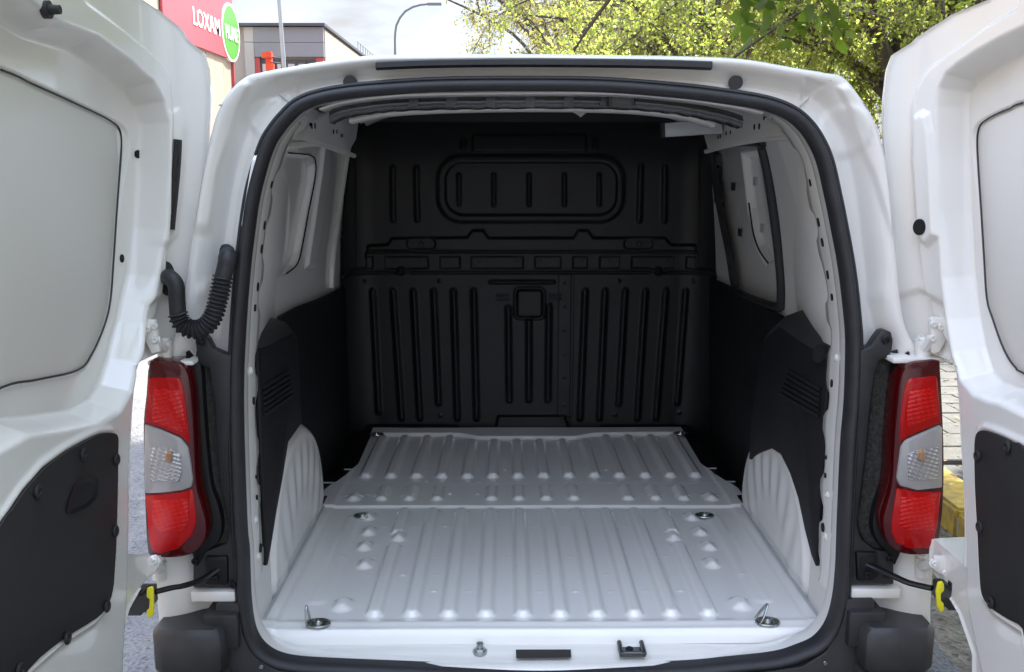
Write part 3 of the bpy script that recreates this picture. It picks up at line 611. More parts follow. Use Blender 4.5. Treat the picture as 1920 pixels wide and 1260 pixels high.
# sill
sx = np.linspace(-.66, .66, 120); sill = []
for yy, zz in ((.092, .548), (.075, .547), (.060, .545), (.045, .538), (.025, .536), (.010, .535), (-.005, .524), (-.012, .508)):
    row = np.stack([sx, np.full_like(sx, yy), np.full_like(sx, zz)], -1)
    if .03 < yy < .07: row[:, 2] -= .006*(ss((.42-np.abs(sx))/.05))
    row[:, 2] += .03*ss((np.abs(sx)-.58)/.08)
    sill.append(row)
grid('sill', np.array(sill), WHITE, van, True)
for s in (-1, 1):
    V = [(s*.668, .0, .50), (s*.668, .24, .50), (s*.668, .24, .72), (s*.668, .06, .72), (s*.58, .0, .515), (s*.58, .20, .555)]
    mesh('sill_corner', V, [(0, 1, 2, 3), (0, 1, 5, 4)] if s > 0 else [(3, 2, 1, 0), (4, 5, 1, 0)], WHITE, van, smooth=False)
q = hitZ(1018, 1222, .5405); prism('sill_sticker', [hitZ(x, y, .5425) for x, y in ((967, 1213), (1070, 1212), (1071, 1233), (968, 1234))], (0, 0, .0012), HARDB, van, 0)
for x, y in ((655, 1217), (1363, 1214)): disc('sill_plug', hitZ(x, y, .5385), (0, .1, 1), .011, RUBBER, van, .004, 1.2)
q = hitZ(900, 1222, .54); b = MB(); b.cyl(q+(0, 0, -.003), q+(0, 0, .005), .017, n=20); b.cyl(q+(0, 0, .005), q+(0, 0, .010), .014, .012, 6); b.cyl(q+(0, 0, .010), q+(0, 0, .022), .008, .008, 12); b.build('striker_bolt', STEEL, van)
q = hitZ(1184, 1224, .541); DSTEEL = mat('dark_latch_steel', (.10, .10, .10), .35, metal=.9)
b = MB(); b.box(q+(0, 0, .003), (.060, .040, .005)); b.cyl(q+(-.026, -.026, .012), q+(-.026, .024, .014), .0055); b.cyl(q+(.026, -.026, .012), q+(.026, .024, .014), .0055); b.cyl(q+(-.03, -.022, .011), q+(.03, -.022, .011), .005)
lt = b.build('latch_striker', DSTEEL, van); screw('bolt', q+(-.004, .006, .006), (0, 0, 1), .009, HOLE, lt)
# lashing rings
def lash(px, py, z, flat, ang, up):
    p = hitZ(px, py, z); b = MB(); n = 20
    b.tube([p+np.array((math.cos(a)*.026*(1 if abs(a) < 9 else 1), math.sin(a)*.020, .0035)) for a in np.linspace(0, 2*math.pi, n)], .0035, 8, caps=False); b.cyl(p, p+(0, 0, .0045), .020, n=20)
    b.cyl(p+(0, 0, .0045), p+(0, 0, .009), .0115, .010, 18)
    r = b.build('lashing_ring', STEEL, van); screw('bolt', p+(0, 0, .008), (0, 0, 1), .009, STEEL, r)
    if up:
        s = -1 if px < 960 else -1; b = MB(); q0 = p+np.array((s*.024, 0, .004)); dx = up
        b.tube(cat([q0+(0, -.017, 0), q0+(dx*.5, -.015, .020), q0+(dx, 0, .043), q0+(dx*.5, .015, .020), q0+(0, .017, 0)], 5), .003, 8); b.build('ring_loop', STEEL, r)
lash(597, 1171, FZ+.003, 1, 0, -.003); lash(1439, 1168, FZ+.003, 1, 0, .022)
lash(680, 969, FZ+.004, 1, 0, 0); lash(1321, 968, FZ+.004, 1, 0, 0); lash(706, 816, FZ+.02, 1, 0, 0); lash(1276, 814, FZ+.02, 1, 0, 0)
sheetb = mesh('underfloor', [(-.80, .95, .565), (.80, .95, .565), (.80, 1.95, .565), (-.80, 1.95, .565)], [(0, 1, 2, 3)], BLACK, van, smooth=False)
mesh('underbody', [(-.80, .02, .40), (.80, .02, .40), (.80, 3.3, .35), (-.80, 3.3, .35)], [(3, 2, 1, 0)], BLACK, van, smooth=False)
for px, py in ((658, 880), (620, 905), (1330, 878), (1365, 903)):
    q = hitZ(px, py, .57); MB().box(q, (.05, .004, .004)).build('floor_clip', GREYW, van)

# ---------------------------------------------------------------- wheel arches (pressed, ribbed) and side walls
def wheel_arch(sgn):
    yy = np.linspace(.16, 1.06, 260); zz = np.linspace(FZ-.02, 1.02, 220); Y, Z = np.meshgrid(yy, zz)
    dy = (Y-.60)/.355; dz = np.maximum(Z-.60, 0)/(.335 if sgn < 0 else .305); rho = (np.abs(dy)**2.2+dz**2.2)**(1/2.2); hgt = ss((1.15-rho)/.27)
    ang = np.arctan2(dz, dy); rb = .0042*(.5+.5*np.cos(7*ang-15*dy+.5))*ss((rho-.30)/.3)*ss((.90-rho)/.2)
    X = .771-.107*hgt-rb+.004*ss((.62-Z)/.03)
    return grid('wheel_arch', np.stack([sgn*X, Y, Z], -1), INNERW, van, sgn < 0)
wheel_arch(-1); wheel_arch(1)
for s in (-1, 1): mesh('floor_joint', [(s*.668, .14, FZ+.0045), (s*.6595, .14, FZ+.0045), (s*.6595, .93, FZ+.0085), (s*.668, .93, FZ+.0085)], [(0, 1, 2, 3)] if s < 0 else [(3, 2, 1, 0)], GREYSEAM, van, smooth=False)

# a wall is a sheet at |X| = XW(z) seen from inside, with pressed features given in (y, z)
def XW(z, base=.745, y=.4): return base-(.16-.115*np.clip((y-.5)/1.2, 0, 1))*np.clip((z-1.15)/.62, 0, 1)**1.6
def wall_hit(px, py, base=.745):
    s = -1 if px < 949 else 1; d = hit(px, py, lambda x, y, z: s*x-float(XW(z, base, y)), 1.0, 4.4); return d
def wall_yz(pts, base=.745): return [tuple(wall_hit(x, y, base)[[1, 2]]) for x, y in pts]
def side_wall(sgn, feats, base=.745, y0=.2, y1=1.95, z0=.9, z1=1.80, m=INNERW, ny=300, nz=190, cut=None, name='side_wall'):
    yy = np.linspace(y0, y1, ny); zz = np.linspace(z0, z1, nz); Y, Z = np.meshgrid(yy, zz); X = XW(Z, base, Y)
    for poly, hh, w in feats: X = X-hh*bump(sd_poly(Y, Z, poly), w)
    P = np.stack([sgn*X, Y, Z], -1)
    I = np.arange(ny*nz).reshape(nz, ny); q = np.stack([I[:-1, :-1], I[:-1, 1:], I[1:, 1:], I[1:, :-1]], -1)
    if cut is not None: keep = sd_poly(Y, Z, cut) > 0; q = q[keep[:-1, :-1] & keep[1:, 1:]]
    q = q.reshape(-1, 4); q = q[:, ::-1] if sgn < 0 else q
    return mesh(name, P.reshape(-1, 3), q.tolist(), m, van)
# left: fixed panel with a big pressed blank
blank = wall_yz([(470, 292), (540, 288), (583, 293), (591, 309), (588, 345), (577, 400), (563, 475), (554, 498), (536, 513), (450, 530)])
ridge = wall_yz([(604, 268), (618, 268), (612, 330), (600, 420), (590, 500), (572, 500), (584, 420), (597, 330)])
side_wall(-1, [(blank, -.022, .012), (ridge, .012, .02)])
MB().tube(cat([wall_hit(x, y)+np.array((.002, 0, 0)) for x, y in ((540, 287), (583, 292), (591, 309), (588, 345), (577, 400), (563, 475), (554, 498), (536, 513))], 5), .0022, 5).build('blank_joint', HOLE, van)
MB().tube(cat([wall_hit(x, y)+np.array((.004, 0, 0)) for x, y in ((652, 268), (644, 320), (632, 400), (622, 470), (618, 540))], 4), .012, 8).build('front_pillar_rib', WHITE, van)
# right: sliding door opening with a black rubber frame, its inner skin set back behind
open_px = [(1337, 283), (1350, 272), (1425, 265), (1434, 277), (1447, 334), (1466, 480), (1470, 560), (1460, 575), (1395, 552), (1381, 533), (1372, 480), (1352, 380)]
opn = wall_yz(open_px)
side_wall(1, [], cut=opn)
sdn = [wall_yz([(1390, 290), (1425, 285), (1440, 340), (1452, 430), (1452, 480), (1436, 495), (1418, 460), (1402, 390)], .78)]
sd_skin = side_wall(1, [(sdn[0], -.03, .02)], base=.78, y0=.4, y1=1.9, z0=.92, z1=1.76, name='sliding_door')
MB().tube(np.concatenate([cat([wall_hit(x, y)+np.array((-.008, 0, 0)) for x, y in open_px], 4, True), [wall_hit(*open_px[0])+np.array((-.004, 0, 0))]]), [.015]*(len(open_px)*4+1), 8, caps=False, flat=.9).build('sliding_door_seal', RUBBER, van)
for px, py, m in ((1373, 350, RUBBER), (1386, 436, RUBBER), (1415, 340, GREYSEAM), (1428, 428, GREYSEAM)):
    q = wall_hit(px, py, .770); o = prism('felt_pad', [q+np.array((0, dy, dz)) for dy, dz in ((-.022, -.014), (.022, -.014), (.022, .014), (-.022, .014))], (.004, 0, 0), m, van, .001)
MB().tube(cat([wall_hit(x, y, .776) for x, y in ((1404, 380), (1408, 410), (1413, 440), (1424, 470), (1440, 493))], 4), .003, 6).build('door_gap', HOLE, van)
# inner D-pillar skins between the pillar edge and the side wall, with their slots
def pillar(sgn, pts, slots):
    P = [hit(x, y, lambda a, b_, c: sgn*a-(.655+.16*max(0, b_-.15)-.10*max(0, (c-1.25)/.55)**1.5), 1.0, 4.0) for x, y in pts]
    o = prism('pillar_skin', P, (sgn*.02, 0, 0), INNERW, van, .002)
    for x, y, r, sx_ in slots:
        q = hit(x, y, lambda a, b_, c: sgn*a-(.655+.16*max(0, b_-.15)-.10*max(0, (c-1.25)/.55)**1.5), 1.0, 4.0); disc('slot_hole', q, (-sgn, 0, 0), r, HOLE, o, .003, sx_)
pillar(-1, [(538, 255), (556, 262), (560, 300), (549, 340), (540, 400), (534, 450), (534, 500), (539, 560), (546, 583), (530, 605), (512, 625), (484, 641), (470, 640), (470, 420), (490, 300), (510, 250)],
       [(551, 375, .006, .6), (544, 392, .009, .6), (540, 410, .013, .5), (535, 448, .009, .6), (534, 453, .004, .6), (533, 568, .008, .6)])
pillar(1, [(1478, 248), (1505, 262), (1530, 300), (1550, 400), (1560, 560), (1560, 650), (1540, 640), (1510, 615), (1485, 592), (1456, 583), (1466, 540), (1470, 480), (1462, 420), (1452, 350), (1440, 290), (1440, 262)],
       [(1456, 352, .004, .6), (1460, 382, .007, .6), (1464, 411, .013, .5), (1470, 448, .009, .6), (1471, 450, .004, .6), (1470, 567, .010, .5)])

# ---------------------------------------------------------------- black side trims
def trim(sgn, pts, base, name='side_trim', th=.012):
    P = [hitX(x, y, sgn*base) for x, y in pts]; P = [np.array((p[0], max(p[1], .165), p[2])) for p in P]; return prism(name, P, (sgn*th, 0, 0), TRIM, van, .004)
# left rear trim (cut round the arch), front trim, shelf
tl = trim(-1, [(484, 654), (500, 650), (548, 625), (560, 640), (566, 796), (563, 798), (541, 830), (530, 900), (519, 960), (508, 1030), (502, 1062), (496, 1062), (486, 900)], .655)
trim(-1, [(528, 592), (560, 575), (600, 560), (632, 545), (655, 535), (655, 840), (600, 950), (530, 950)], .722)
tr = trim(1, [(1556, 690), (1548, 668), (1500, 640), (1462, 612), (1430, 640), (1408, 780), (1404, 862), (1419, 850), (1444, 840), (1463, 852), (1480, 887), (1496, 935), (1508, 993), (1520, 1040), (1531, 1066), (1538, 1062), (1553, 900)], .655)
trim(1, [(1330, 520), (1352, 530), (1385, 545), (1440, 580), (1470, 595), (1490, 640), (1480, 900), (1400, 960), (1330, 840)], .722)
for s, pts in ((-1, [(484, 654), (500, 650), (548, 625), (560, 640)]), (1, [(1556, 674), (1548, 668), (1500, 640), (1462, 612), (1430, 640)])):
    a = [hitX(x, y, s*.655) for x, y in pts]; V = []; Fc = []
    for p in a: V += [p, p+np.array((s*.02, .01, .028)), np.array((s*.735, p[1]+.03, p[2]+.045))]
    n = len(a); Fc = [(i*3+k, i*3+k+1, (i+1)*3+k+1, (i+1)*3+k) for i in range(n-1) for k in (0, 1)]
    mesh('trim_shelf', V, Fc if s < 0 else [f[::-1] for f in Fc], GREYP, van)
# vent louvres in the rear trims
def louvre(sgn, quad, nb):
    c = [hitX(x, y, sgn*.655) for x, y in quad]; c = [np.array((p[0], max(p[1], .19), p[2])) for p in c]
    for i in range(nb):
        t = (i+.5)/nb; a = c[0]*(1-t)+c[3]*t; b_ = c[1]*(1-t)+c[2]*t; up = (c[0]-c[3])/nb*.5
        prism('vent_slat', [a+up*.6, b_+up*.6, b_-up*.6, a-up*.6], (-sgn*.006, 0, 0), TRIM, van, .002)
louvre(-1, [(478, 733), (538, 692), (547, 745), (478, 800)], 6)
louvre(1, [(1482, 690), (1560, 738), (1560, 803), (1464, 742)], 6)
q = hitX(1537, 672, .653); disc('trim_pull', q+(0, 0, .012), (-1, 0, .4), .022, HOLE, van, .004, 1.5)

# ---------------------------------------------------------------- bulkhead
BY = 1.84
def bp(px, py): p = hitY(px, py, BY); return p[0], p[2]
bx0, bz1 = bp(636, 196); bx1, bz0 = bp(1354, 812)
nx, nz = 420, 350
xs_ = np.linspace(bx0, bx1, nx); zs_ = np.linspace(bz0, bz1, nz); BX, BZ = np.meshgrid(xs_, zs_); bh = np.zeros_like(BX)
S1 = bp(1000, 500)[0]-bp(999, 500)[0]                               # metres per photo pixel on the bulkhead
def rr(x0, y0, x1, y1, r): a = bp(x0, y0); c = bp(x1, y1); return sd_rr(BX, BZ, a[0], c[1], c[0], a[1], r*S1)
def cp(x0, y0, x1, y1, r): return sd_cap(BX, BZ, bp(x0, y0), bp(x1, y1), r*S1)
def pl(pts): return sd_poly(BX, BZ, [bp(*p) for p in pts])
bh += .012*bump(rr(820, 291, 1168, 416, 44), .020); bh -= .018*bump(rr(836, 306, 1154, 402, 32), .016); bh += .006*bump(rr(848, 318, 1142, 392, 24), .006)
for x in (861, 926, 992, 1058, 1123): bh += .010*ss(-cp(x, 328, x, 384, 6)/.015)
for x0, y0, x1, y1 in ((737, 316, 738, 412), (781, 316, 783, 412), (1201, 313, 1198, 414), (1246, 313, 1245, 414)): bh += .010*ss(-cp(x0, y0, x1, y1, 8)/.019)
bh += .012*bump(rr(886, 252, 1100, 284, 4), .010)
for x in (868, 1117): bh += .018*ss(-cp(x, 264, x, 275, 8)/.016)
beam = [(690, 470), (690, 461), (728, 458), (735, 447), (876, 445), (886, 432), (906, 432), (916, 446), (1075, 446), (1084, 432), (1102, 432), (1112, 446), (1246, 446), (1258, 459), (1303, 459), (1303, 471)]
bh += .015*bump(pl(beam), .010)
for x0, x1 in ((763, 817), (1170, 1224)): sd = rr(x0, 447, x1, 467, 9); bh -= .009*bump(sd, .005); bh += .006*ss(-cp((x0+x1)/2, 457, (x0+x1)/2, 457, 4)/.01)
bh += .012*bump(rr(686, 473, 1306, 504, 2), .008)
for x0, x1 in ((683, 700), (722, 803), (825, 863), (884, 981), (1003, 1051), (1074, 1101), (1124, 1161), (1184, 1263), (1286, 1304)): bh -= .006*bump(rr(x0, 481, x1, 503, 1), .006)
for x, y in ((968, 488), (973, 488), (1012, 487), (1042, 487), (1090, 488), (1142, 488), (1195, 486), (1250, 487), (900, 489), (740, 489), (790, 489)): bh += .003*ss(-cp(x, y, x, y, 3)/.006)
jn = [(650, 516), (665, 506), (735, 506), (752, 511), (770, 506), (1215, 505), (1233, 511), (1250, 505), (1325, 506), (1342, 516)]
for a, c in zip(jn[:-1], jn[1:]): bh = np.maximum(bh, .014*ss(-cp(*a, *c, 6)/.011))
for x in (752, 1233): bh += .015*ss(-cp(x, 507, x, 507, 9)/.016)
bh += .010*bump(pl([(640, 512), (1350, 512), (1345, 806), (640, 806)]), .01)
for (x0, y0), (x1, y1) in (((700, 545), (711, 770)), ((738, 545), (754, 782)), ((776, 545), (788, 782)), ((814, 545), (823, 754)), ((851, 545), (858, 782)), ((888.5, 545), (894, 782)),
    ((1096.5, 545), (1087, 782)), ((1133.5, 545), (1123, 782)), ((1171, 545), (1159, 755)), ((1209, 545), (1194, 782)), ((1247, 545), (1229, 782)), ((1284, 545), (1268.5, 753)),
    ((991.5, 600), (991.5, 748)), ((953, 576), (955, 748)), ((1029, 573), (1027, 748))): bh += .0105*ss(-cp(x0, y0, x1, y1, 9)/.021)
bh += .011*ss(-cp(920, 528, 1038, 528, 5)/.010)
sd = rr(966, 540, 1020, 597, 10); bh -= .007*ss((.008-np.abs(sd))/.006); bh += .006*bump(sd+.01, .008)
for x in (942, 1040):
    for y in (552, 560): bh += .006*ss(-cp(x-10, y, x+10, y, 2.5)/.006)
bh -= .010*ss((.0022-np.abs(BX-bp(1072, 600)[0]))/.002)*(BZ < bp(1000, 512)[1]); bh += .003*bump(rr(1047, 514, 1072, 780, 2), .004)
for y in (530, 574, 618, 662, 706, 758): bh += .003*ss(-cp(1057, y, 1057, y, 4)/.008)
for x, y in ((825, 526), (1159, 526), (683, 525), (1300, 525), (826, 778), (1153, 776), (1273, 772)): bh += .004*ss(-cp(x, y, x, y, 5)/.008)
for k in range(9): bh += .003*ss(-cp(860+k*46, 429, 860+k*46, 429, 2.5)/.006)
bh += .020*bump(pl([(928, 806), (934, 778), (1058, 777), (1068, 806)]), .008)
bh -= .006*bump(pl([(690, 820), (690, 796), (855, 797), (862, 802), (925, 803), (925, 820)]), .006); bh -= .006*bump(pl([(1300, 820), (1290, 797), (1128, 797), (1120, 803), (1070, 803), (1070, 820)]), .006)
# bulging sides and a head that leans away
ex = np.clip((np.abs(BX-.0)-.60)/.16, 0, 1); bh += .09*ex**2.2; bh -= .05*np.clip((BZ-1.62)/.2, 0, 1)**2
Pb = np.stack([BX, BY-bh, BZ], -1)
# trimmed outline: rounded upper corners
I = np.arange(nx*nz).reshape(nz, nx); qd = np.stack([I[:-1, :-1], I[:-1, 1:], I[1:, 1:], I[1:, :-1]], -1)
ol = pl([(676, 214), (800, 201), (1000, 196), (1200, 201), (1316, 220), (1330, 290), (1346, 430), (1354, 560), (1350, 816), (636, 816), (636, 700), (634, 560), (648, 420), (660, 300), (668, 250)])
keep = ol < 0.004; qd = qd[keep[:-1, :-1] & keep[1:, 1:]].reshape(-1, 4)
mesh('bulkhead', Pb.reshape(-1, 3), qd.tolist(), BLACK, van)
for x, y in ((790, 457), (1197, 457)): screw('bolt', hitY(x, y, BY-.02), (0, -1, 0), .009, BLACK, van, .006)
for x in (627, 1354): q = hitY(x, 541, BY-.14); screw('blue_clip', q, (0, -1, 0), .011, BLUE, van, .012)
for s in (-1, 1): mesh('bulkhead_return', [(s*.70, BY-.03, .56), (s*.95, BY+.02, .56), (s*.95, BY+.02, 1.95), (s*.66, BY-.02, 1.95)], [(0, 1, 2, 3)] if s > 0 else [(3, 2, 1, 0)], BLACK, van, smooth=False)
mesh('bulkhead_backing', [(-.95, BY+.10, .5), (.95, BY+.10, .5), (.95, BY+.10, 1.95), (-.95, BY+.10, 1.95)], [(0, 1, 2, 3)], BLACK, van, smooth=False)

# ---------------------------------------------------------------- roof: headliner skin, dark ribbed bow, longitudinal rails, loose beam
xs2 = np.linspace(-.63, .63, 60); ys2 = np.linspace(.16, 1.95, 60); RX, RY = np.meshgrid(xs2, ys2)
RZ = 1.888-.075*np.abs(RX/.63)**4-.006*((RY-.9))**2+.004*np.sin(RY*40)
grid('roof_lining', np.stack([RX, RY, RZ], -1), GREYW, van, True)
def bow(name, pts, Y, hgt, m, wav=0, dpt=.10):
    P = cat([hitY(x, y, Y) for x, y in pts], 10); V = []; n = 5
    for i, p in enumerate(P):
        w = wav*(.5+.5*math.tanh(4*math.sin(i*1.05)))
        for dy, dz in ((.0, hgt), (-.012, hgt*.3-w), (0.0, -hgt*.6-w), (dpt*.6, -hgt*.7-w), (dpt, hgt)): V.append(p+np.array((0, dy, dz)))
    return mesh(name, V, [(i*n+k, i*n+k+1, (i+1)*n+k+1, (i+1)*n+k) for i in range(len(P)-1) for k in range(n-1)], m, van)
DGW = mat('shaded_roof_steel', (.07, .07, .07), .25, coat=.8, noise=.6, nscale=7)  # white bow darkened in colour: its shade and patchy reflections are painted in
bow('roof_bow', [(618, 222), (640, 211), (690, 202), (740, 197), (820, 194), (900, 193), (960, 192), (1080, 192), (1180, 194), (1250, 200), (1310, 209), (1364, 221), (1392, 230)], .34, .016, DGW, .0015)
bow('roof_bow', [(655, 227), (720, 214), (800, 208), (900, 205), (1000, 204), (1100, 205), (1200, 209), (1290, 220), (1340, 235)], .60, .008, PANELW, 0, .10)
bow('header_inner', [(600, 205), (640, 193), (700, 184), (781, 178), (960, 175), (1150, 176), (1277, 186), (1373, 200), (1430, 212)], .16, .004, WHITE, 0, .09)
for x in (742, 812, 886, 960, 1032, 1100): 
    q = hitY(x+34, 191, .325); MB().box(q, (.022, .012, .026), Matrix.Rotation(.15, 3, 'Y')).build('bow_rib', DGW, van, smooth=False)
q = hitY(1165, 188, .30); b = MB(); b.box(q, (.052, .015, .022)); b.cyl(q+(-.026, -.006, .012), q+(-.028, -.006, -.014), .004); b.cyl(q+(.026, -.006, .012), q+(.028, -.006, -.014), .004); b.build('door_latch', DSTEEL, van)
tri = prism('roof_tab', [hitY(x, y, 1.66) for x, y in ((1066, 206), (1110, 206), (1096, 214), (1089, 220), (1083, 215))], (0, .01, 0), PANELW, van, .001)
# longitudinal rails high on both sides with dark discs for the punched slots
for s, pts, holes in ((-1, [(566, 262), (590, 226), (640, 200), (676, 206), (668, 262), (655, 285), (600, 268)], ((584, 236, .008), (590, 236, .008), (625, 247, .006), (631, 247, .006), (639, 254, .006), (642, 254, .006))),
                      (1, [(1330, 206), (1352, 194), (1420, 208), (1450, 232), (1470, 252), (1440, 256), (1360, 272), (1326, 278), (1318, 250)], ((1415, 238, .008), (1424, 237, .008), (1362, 250, .006), (1370, 248, .006), (1347, 257, .006), (1351, 256, .006), (1433, 222, .005)))):
    o = prism('roof_rail', [hitX(x, y, s*(.585)) for x, y in pts], (s*.03, 0, 0), GREYW if s < 0 else PANELW, van, .004)
    for x, y, r in holes: disc('slot_hole', hitX(x, y, s*.585), (-s, 0, 0), r, HOLE, o, .002, .8)
for s, P_ in ((-1, [(536, 276), (566, 271), (600, 270), (640, 284), (664, 292)]), (1, [(1324, 284), (1360, 274), (1420, 262), (1470, 258), (1500, 258)])):
    P = cat([hitX(x, y, s*.60) for x, y in P_], 4); MB().tube(P, .008, 8).build('rail_lip', PANELW, van)
a0, a1 = hitY(1246, 243, 1.0), hitY(1392, 237, 1.0); dv = a1-a0
bmz = prism('partition_beam', [hitY(x, y, 1.0) for x, y in ((1246, 231), (1353, 222), (1356, 250), (1247, 257))], (0, .05, 0), mat('grey_beam_paint', (.45, .46, .47), .4, coat=.4), van, .003)
prism('beam_cap', [hitY(x, y, .998) for x, y in ((1242, 230), (1247, 229), (1248, 258), (1242, 256))], (0, .05, 0), RUBBER, bmz, .002)
for k in range(9):                                                  # crumpled joints of seams where side wall meets bulkhead
    y = 300+k*30; q = hitY(1344+k*1.6, y, 1.76); MB().box(q, (.03, .02, .04+.02*(k % 3))).build('joint_bracket', BLACK if k % 2 else GREYP, van, smooth=False)

# ---------------------------------------------------------------- tail lamps, their housings and jamb covers
def tail_lamp(full_, up_in, clear_, low_in, refl, bulb, refl_low, house, gask):
    r = pxprism('tail_lamp', full_, -.045, .075, REDD, van, .010, round_=3)
    pxprism('upper_lens', up_in, -.0485, .02, REDL, r, .0055); pxprism('upper_reflector', refl, -.051, .01, REDR, r, .002)
    pxprism('clear_lens', clear_, -.0505, .03, CLEARL, r, .004); 
    pxprism('clear_reflector', bulb[0], -.0535, .01, CHROME, r, .002)
    q = hitY(*bulb[1], -.055); b = MB(); b.tube([q+(0, .004, -.012), q+(0, -.004, -.004), q+(0, -.005, .006), q+(0, .002, .013)], [.004, .0085, .008, .003], 12); b.build('indicator_bulb', AMBER, r)
    pxprism('lower_lens', low_in, -.0485, .02, REDL, r, .0055); pxprism('lower_reflector', refl_low, -.051, .01, REDR, r, .002)
    pxprism('lamp_housing', house, .0, .10, BLACK, van, .008, round_=3); pxprism('foam_gasket', gask, .022, .08, FOAM, van, .012, round_=3)
tail_lamp([(280,678),(310,678),(335,681),(350,696),(359,740),(365,840),(368,907),(379,950),(387,987),(382,1017),(358,1040),(317,1047),(284,1042),(275,1027),(270,925),(268,840),(268,787),(273,740)],
  [(276,718),(278,708),(312,708),(334,709),(341,716),(347,744),(353,800),(357,836),(340,820),(300,803),(270,793)],
  [(270,796),(300,806),(338,822),(352,840),(357,870),(361,900),(358,914),(342,920),(300,925),(271,926),(269,860)],
  [(271,928),(300,927),(343,922),(361,916),(367,955),(368,980),(360,1005),(335,1030),(300,1040),(284,1034),(278,1010)],
  [(288,728),(303,728),(340,734),(347,792),(351,818),(342,812),(284,790)],
  ([(281,838),(318,842),(338,853),(341,885),(335,905),(300,902),(282,905)], (318, 856)),
  [(286,938),(352,936),(354,975),(346,996),(300,1000),(284,975)],
  [(345,690),(360,682),(376,684),(382,760),(388,840),(396,910),(410,950),(416,990),(408,1018),(386,1034),(360,1040)],
  [(362,688),(385,680),(398,684),(406,760),(412,840),(416,905),(432,950),(436,995),(425,1022),(400,1035),(375,1036)])
tail_lamp([(1712,681),(1740,677),(1761,677),(1763,690),(1768,787),(1770,860),(1769,930),(1765,980),(1757,1030),(1750,1038),(1707,1040),(1680,1032),(1663,1013),(1656,980),(1661,955),(1673,907),(1677,840),(1681,787),(1688,720),(1697,692)],
  [(1706,710),(1757,704),(1760,716),(1766,793),(1700,821),(1688,833),(1688,787),(1694,738),(1699,720)],
  [(1690,838),(1698,826),(1764,797),(1768,803),(1768,915),(1720,920),(1688,912),(1682,898)],
  [(1681,915),(1720,922),(1766,922),(1760,980),(1752,1018),(1742,1030),(1705,1030),(1682,1020),(1672,1000),(1672,980)],
  [(1706,734),(1752,726),(1760,780),(1702,803),(1700,770)],
  ([(1702,852),(1716,845),(1760,838),(1760,900),(1704,901)], (1726, 853)),
  [(1690,932),(1755,932),(1752,995),(1700,995),(1686,985)],
  [(1712,690),(1690,684),(1676,690),(1668,760),(1664,840),(1656,905),(1642,950),(1636,985),(1642,1010),(1658,1030),(1690,1038)],
  [(1690,688),(1668,668),(1650,668),(1638,700),(1630,780),(1622,860),(1614,940),(1608,980),(1616,1008),(1634,1026),(1670,1032)])
JAMB = mat('jamb_plastic', (.022, .022, .0225), .5, noise=.2, nscale=18, bumps=.2, bscale=600)
jl = pxprism('jamb_cover', [(366,640),(370,629),(381,627),(390,637),(399,655),(420,664),(446,668),(449,760),(452,900),(456,1000),(458,1102),(362,1102),(362,1040),(380,1036),(424,1020),(432,990),(412,905),(402,760),(392,690),(372,684)], .004, .03, JAMB, van, .003)
jr = pxprism('jamb_cover', [(1652,621),(1662,619),(1671,623),(1675,638),(1673,655),(1668,670),(1650,676),(1640,700),(1630,780),(1622,860),(1606,980),(1614,1010),(1640,1032),(1676,1036),(1676,1096),(1572,1096),(1578,1000),(1586,840),(1594,740),(1598,664),(1616,657),(1632,650),(1641,636)], .004, .03, JAMB, van, .003)
screw('bolt', hitY(376, 641, .002), (0, -1, 0), .010, BLACK, jl); screw('bolt', hitY(1662, 637, .002), (0, -1, 0), .010, BLACK, jr)
# check strap boxes
for s, box, inner, o in ((-1, [(384,1044),(426,1044),(427,1098),(384,1096)], [(392,1052),(420,1052),(420,1073),(408,1078),(392,1073)], jl), (1, [(1606,1036),(1646,1036),(1650,1080),(1636,1090),(1608,1090)], [(1614,1046),(1640,1046),(1640,1060),(1622,1068),(1614,1062)], jr)):
    pxprism('strap_box', box, -.006, .02, BLACK, o, .005); pxprism('strap_slot', inner, -.009, .01, HOLE, o, .001)
for x, y, o in ((366, 1052, jl), (437, 1096, jl), (404, 1084, jl), (1668, 1047, jr), (1626, 1076, jr), (1662, 1078, jr)): screw('bolt', hitY(x, y, -.008), (0, -1, 0), .008, BLACK, o, .006)
# lower black jamb panel, bumper corners and step
pxprism('lower_jamb_panel', [(404,1132),(447,1132),(455,1190),(478,1232),(520,1258),(620,1268),(760,1274),(760,1400),(330,1400),(330,1290),(404,1262)], -.016, .03, JAMB, van, .004)
pxprism('lower_jamb_panel', [(1640,1124),(1586,1124),(1578,1170),(1550,1222),(1505,1250),(1420,1262),(1290,1272),(1290,1400),(1720,1400),(1720,1290),(1640,1262)], -.016, .03, JAMB, van, .004)
for x, y, m in ((439, 1189, BLACK), (1595, 1183, BLACK)): screw('bolt', hitY(x, y, -.018), (0, -1, 0), .010, m, van, .005)
for x, y in ((490, 1250), (1547, 1243)): screw('rivet', hitY(x, y, -.018), (0, -1, 0), .0055, STEEL, van, .003)
def bumper(sgn, xa, xb, xc, z):
    """corner block: a high outer horn and a lower inner ledge, seen from behind"""
    P = [(xa, .10), (xa, -.045), (xa-sgn*.02, -.075), (xb, -.078), (xb-sgn*.012, -.055), (xb-sgn*.012, .10)]
    o = prism('bumper_corner', [(x, y, z) for x, y in P], (0, 0, -.105), GREYP, van, .024, 1)
    prism('bumper_corner', [(x, y+(.004 if y < 0 else 0), z-.109) for x, y in P], (0, 0, -.40), GREYP, van, .006, 2)
    return o
ba = hitY(283, 1200, -.05)[0]; bb = hitY(404, 1200, -.075)[0]; zt_ = .662
bl_ = bumper(-1, ba, bb, 0, zt_); ca = hitY(1755, 1200, -.05)[0]; cb = hitY(1634, 1200, -.075)[0]; br_ = bumper(1, ca, cb, 0, zt_)
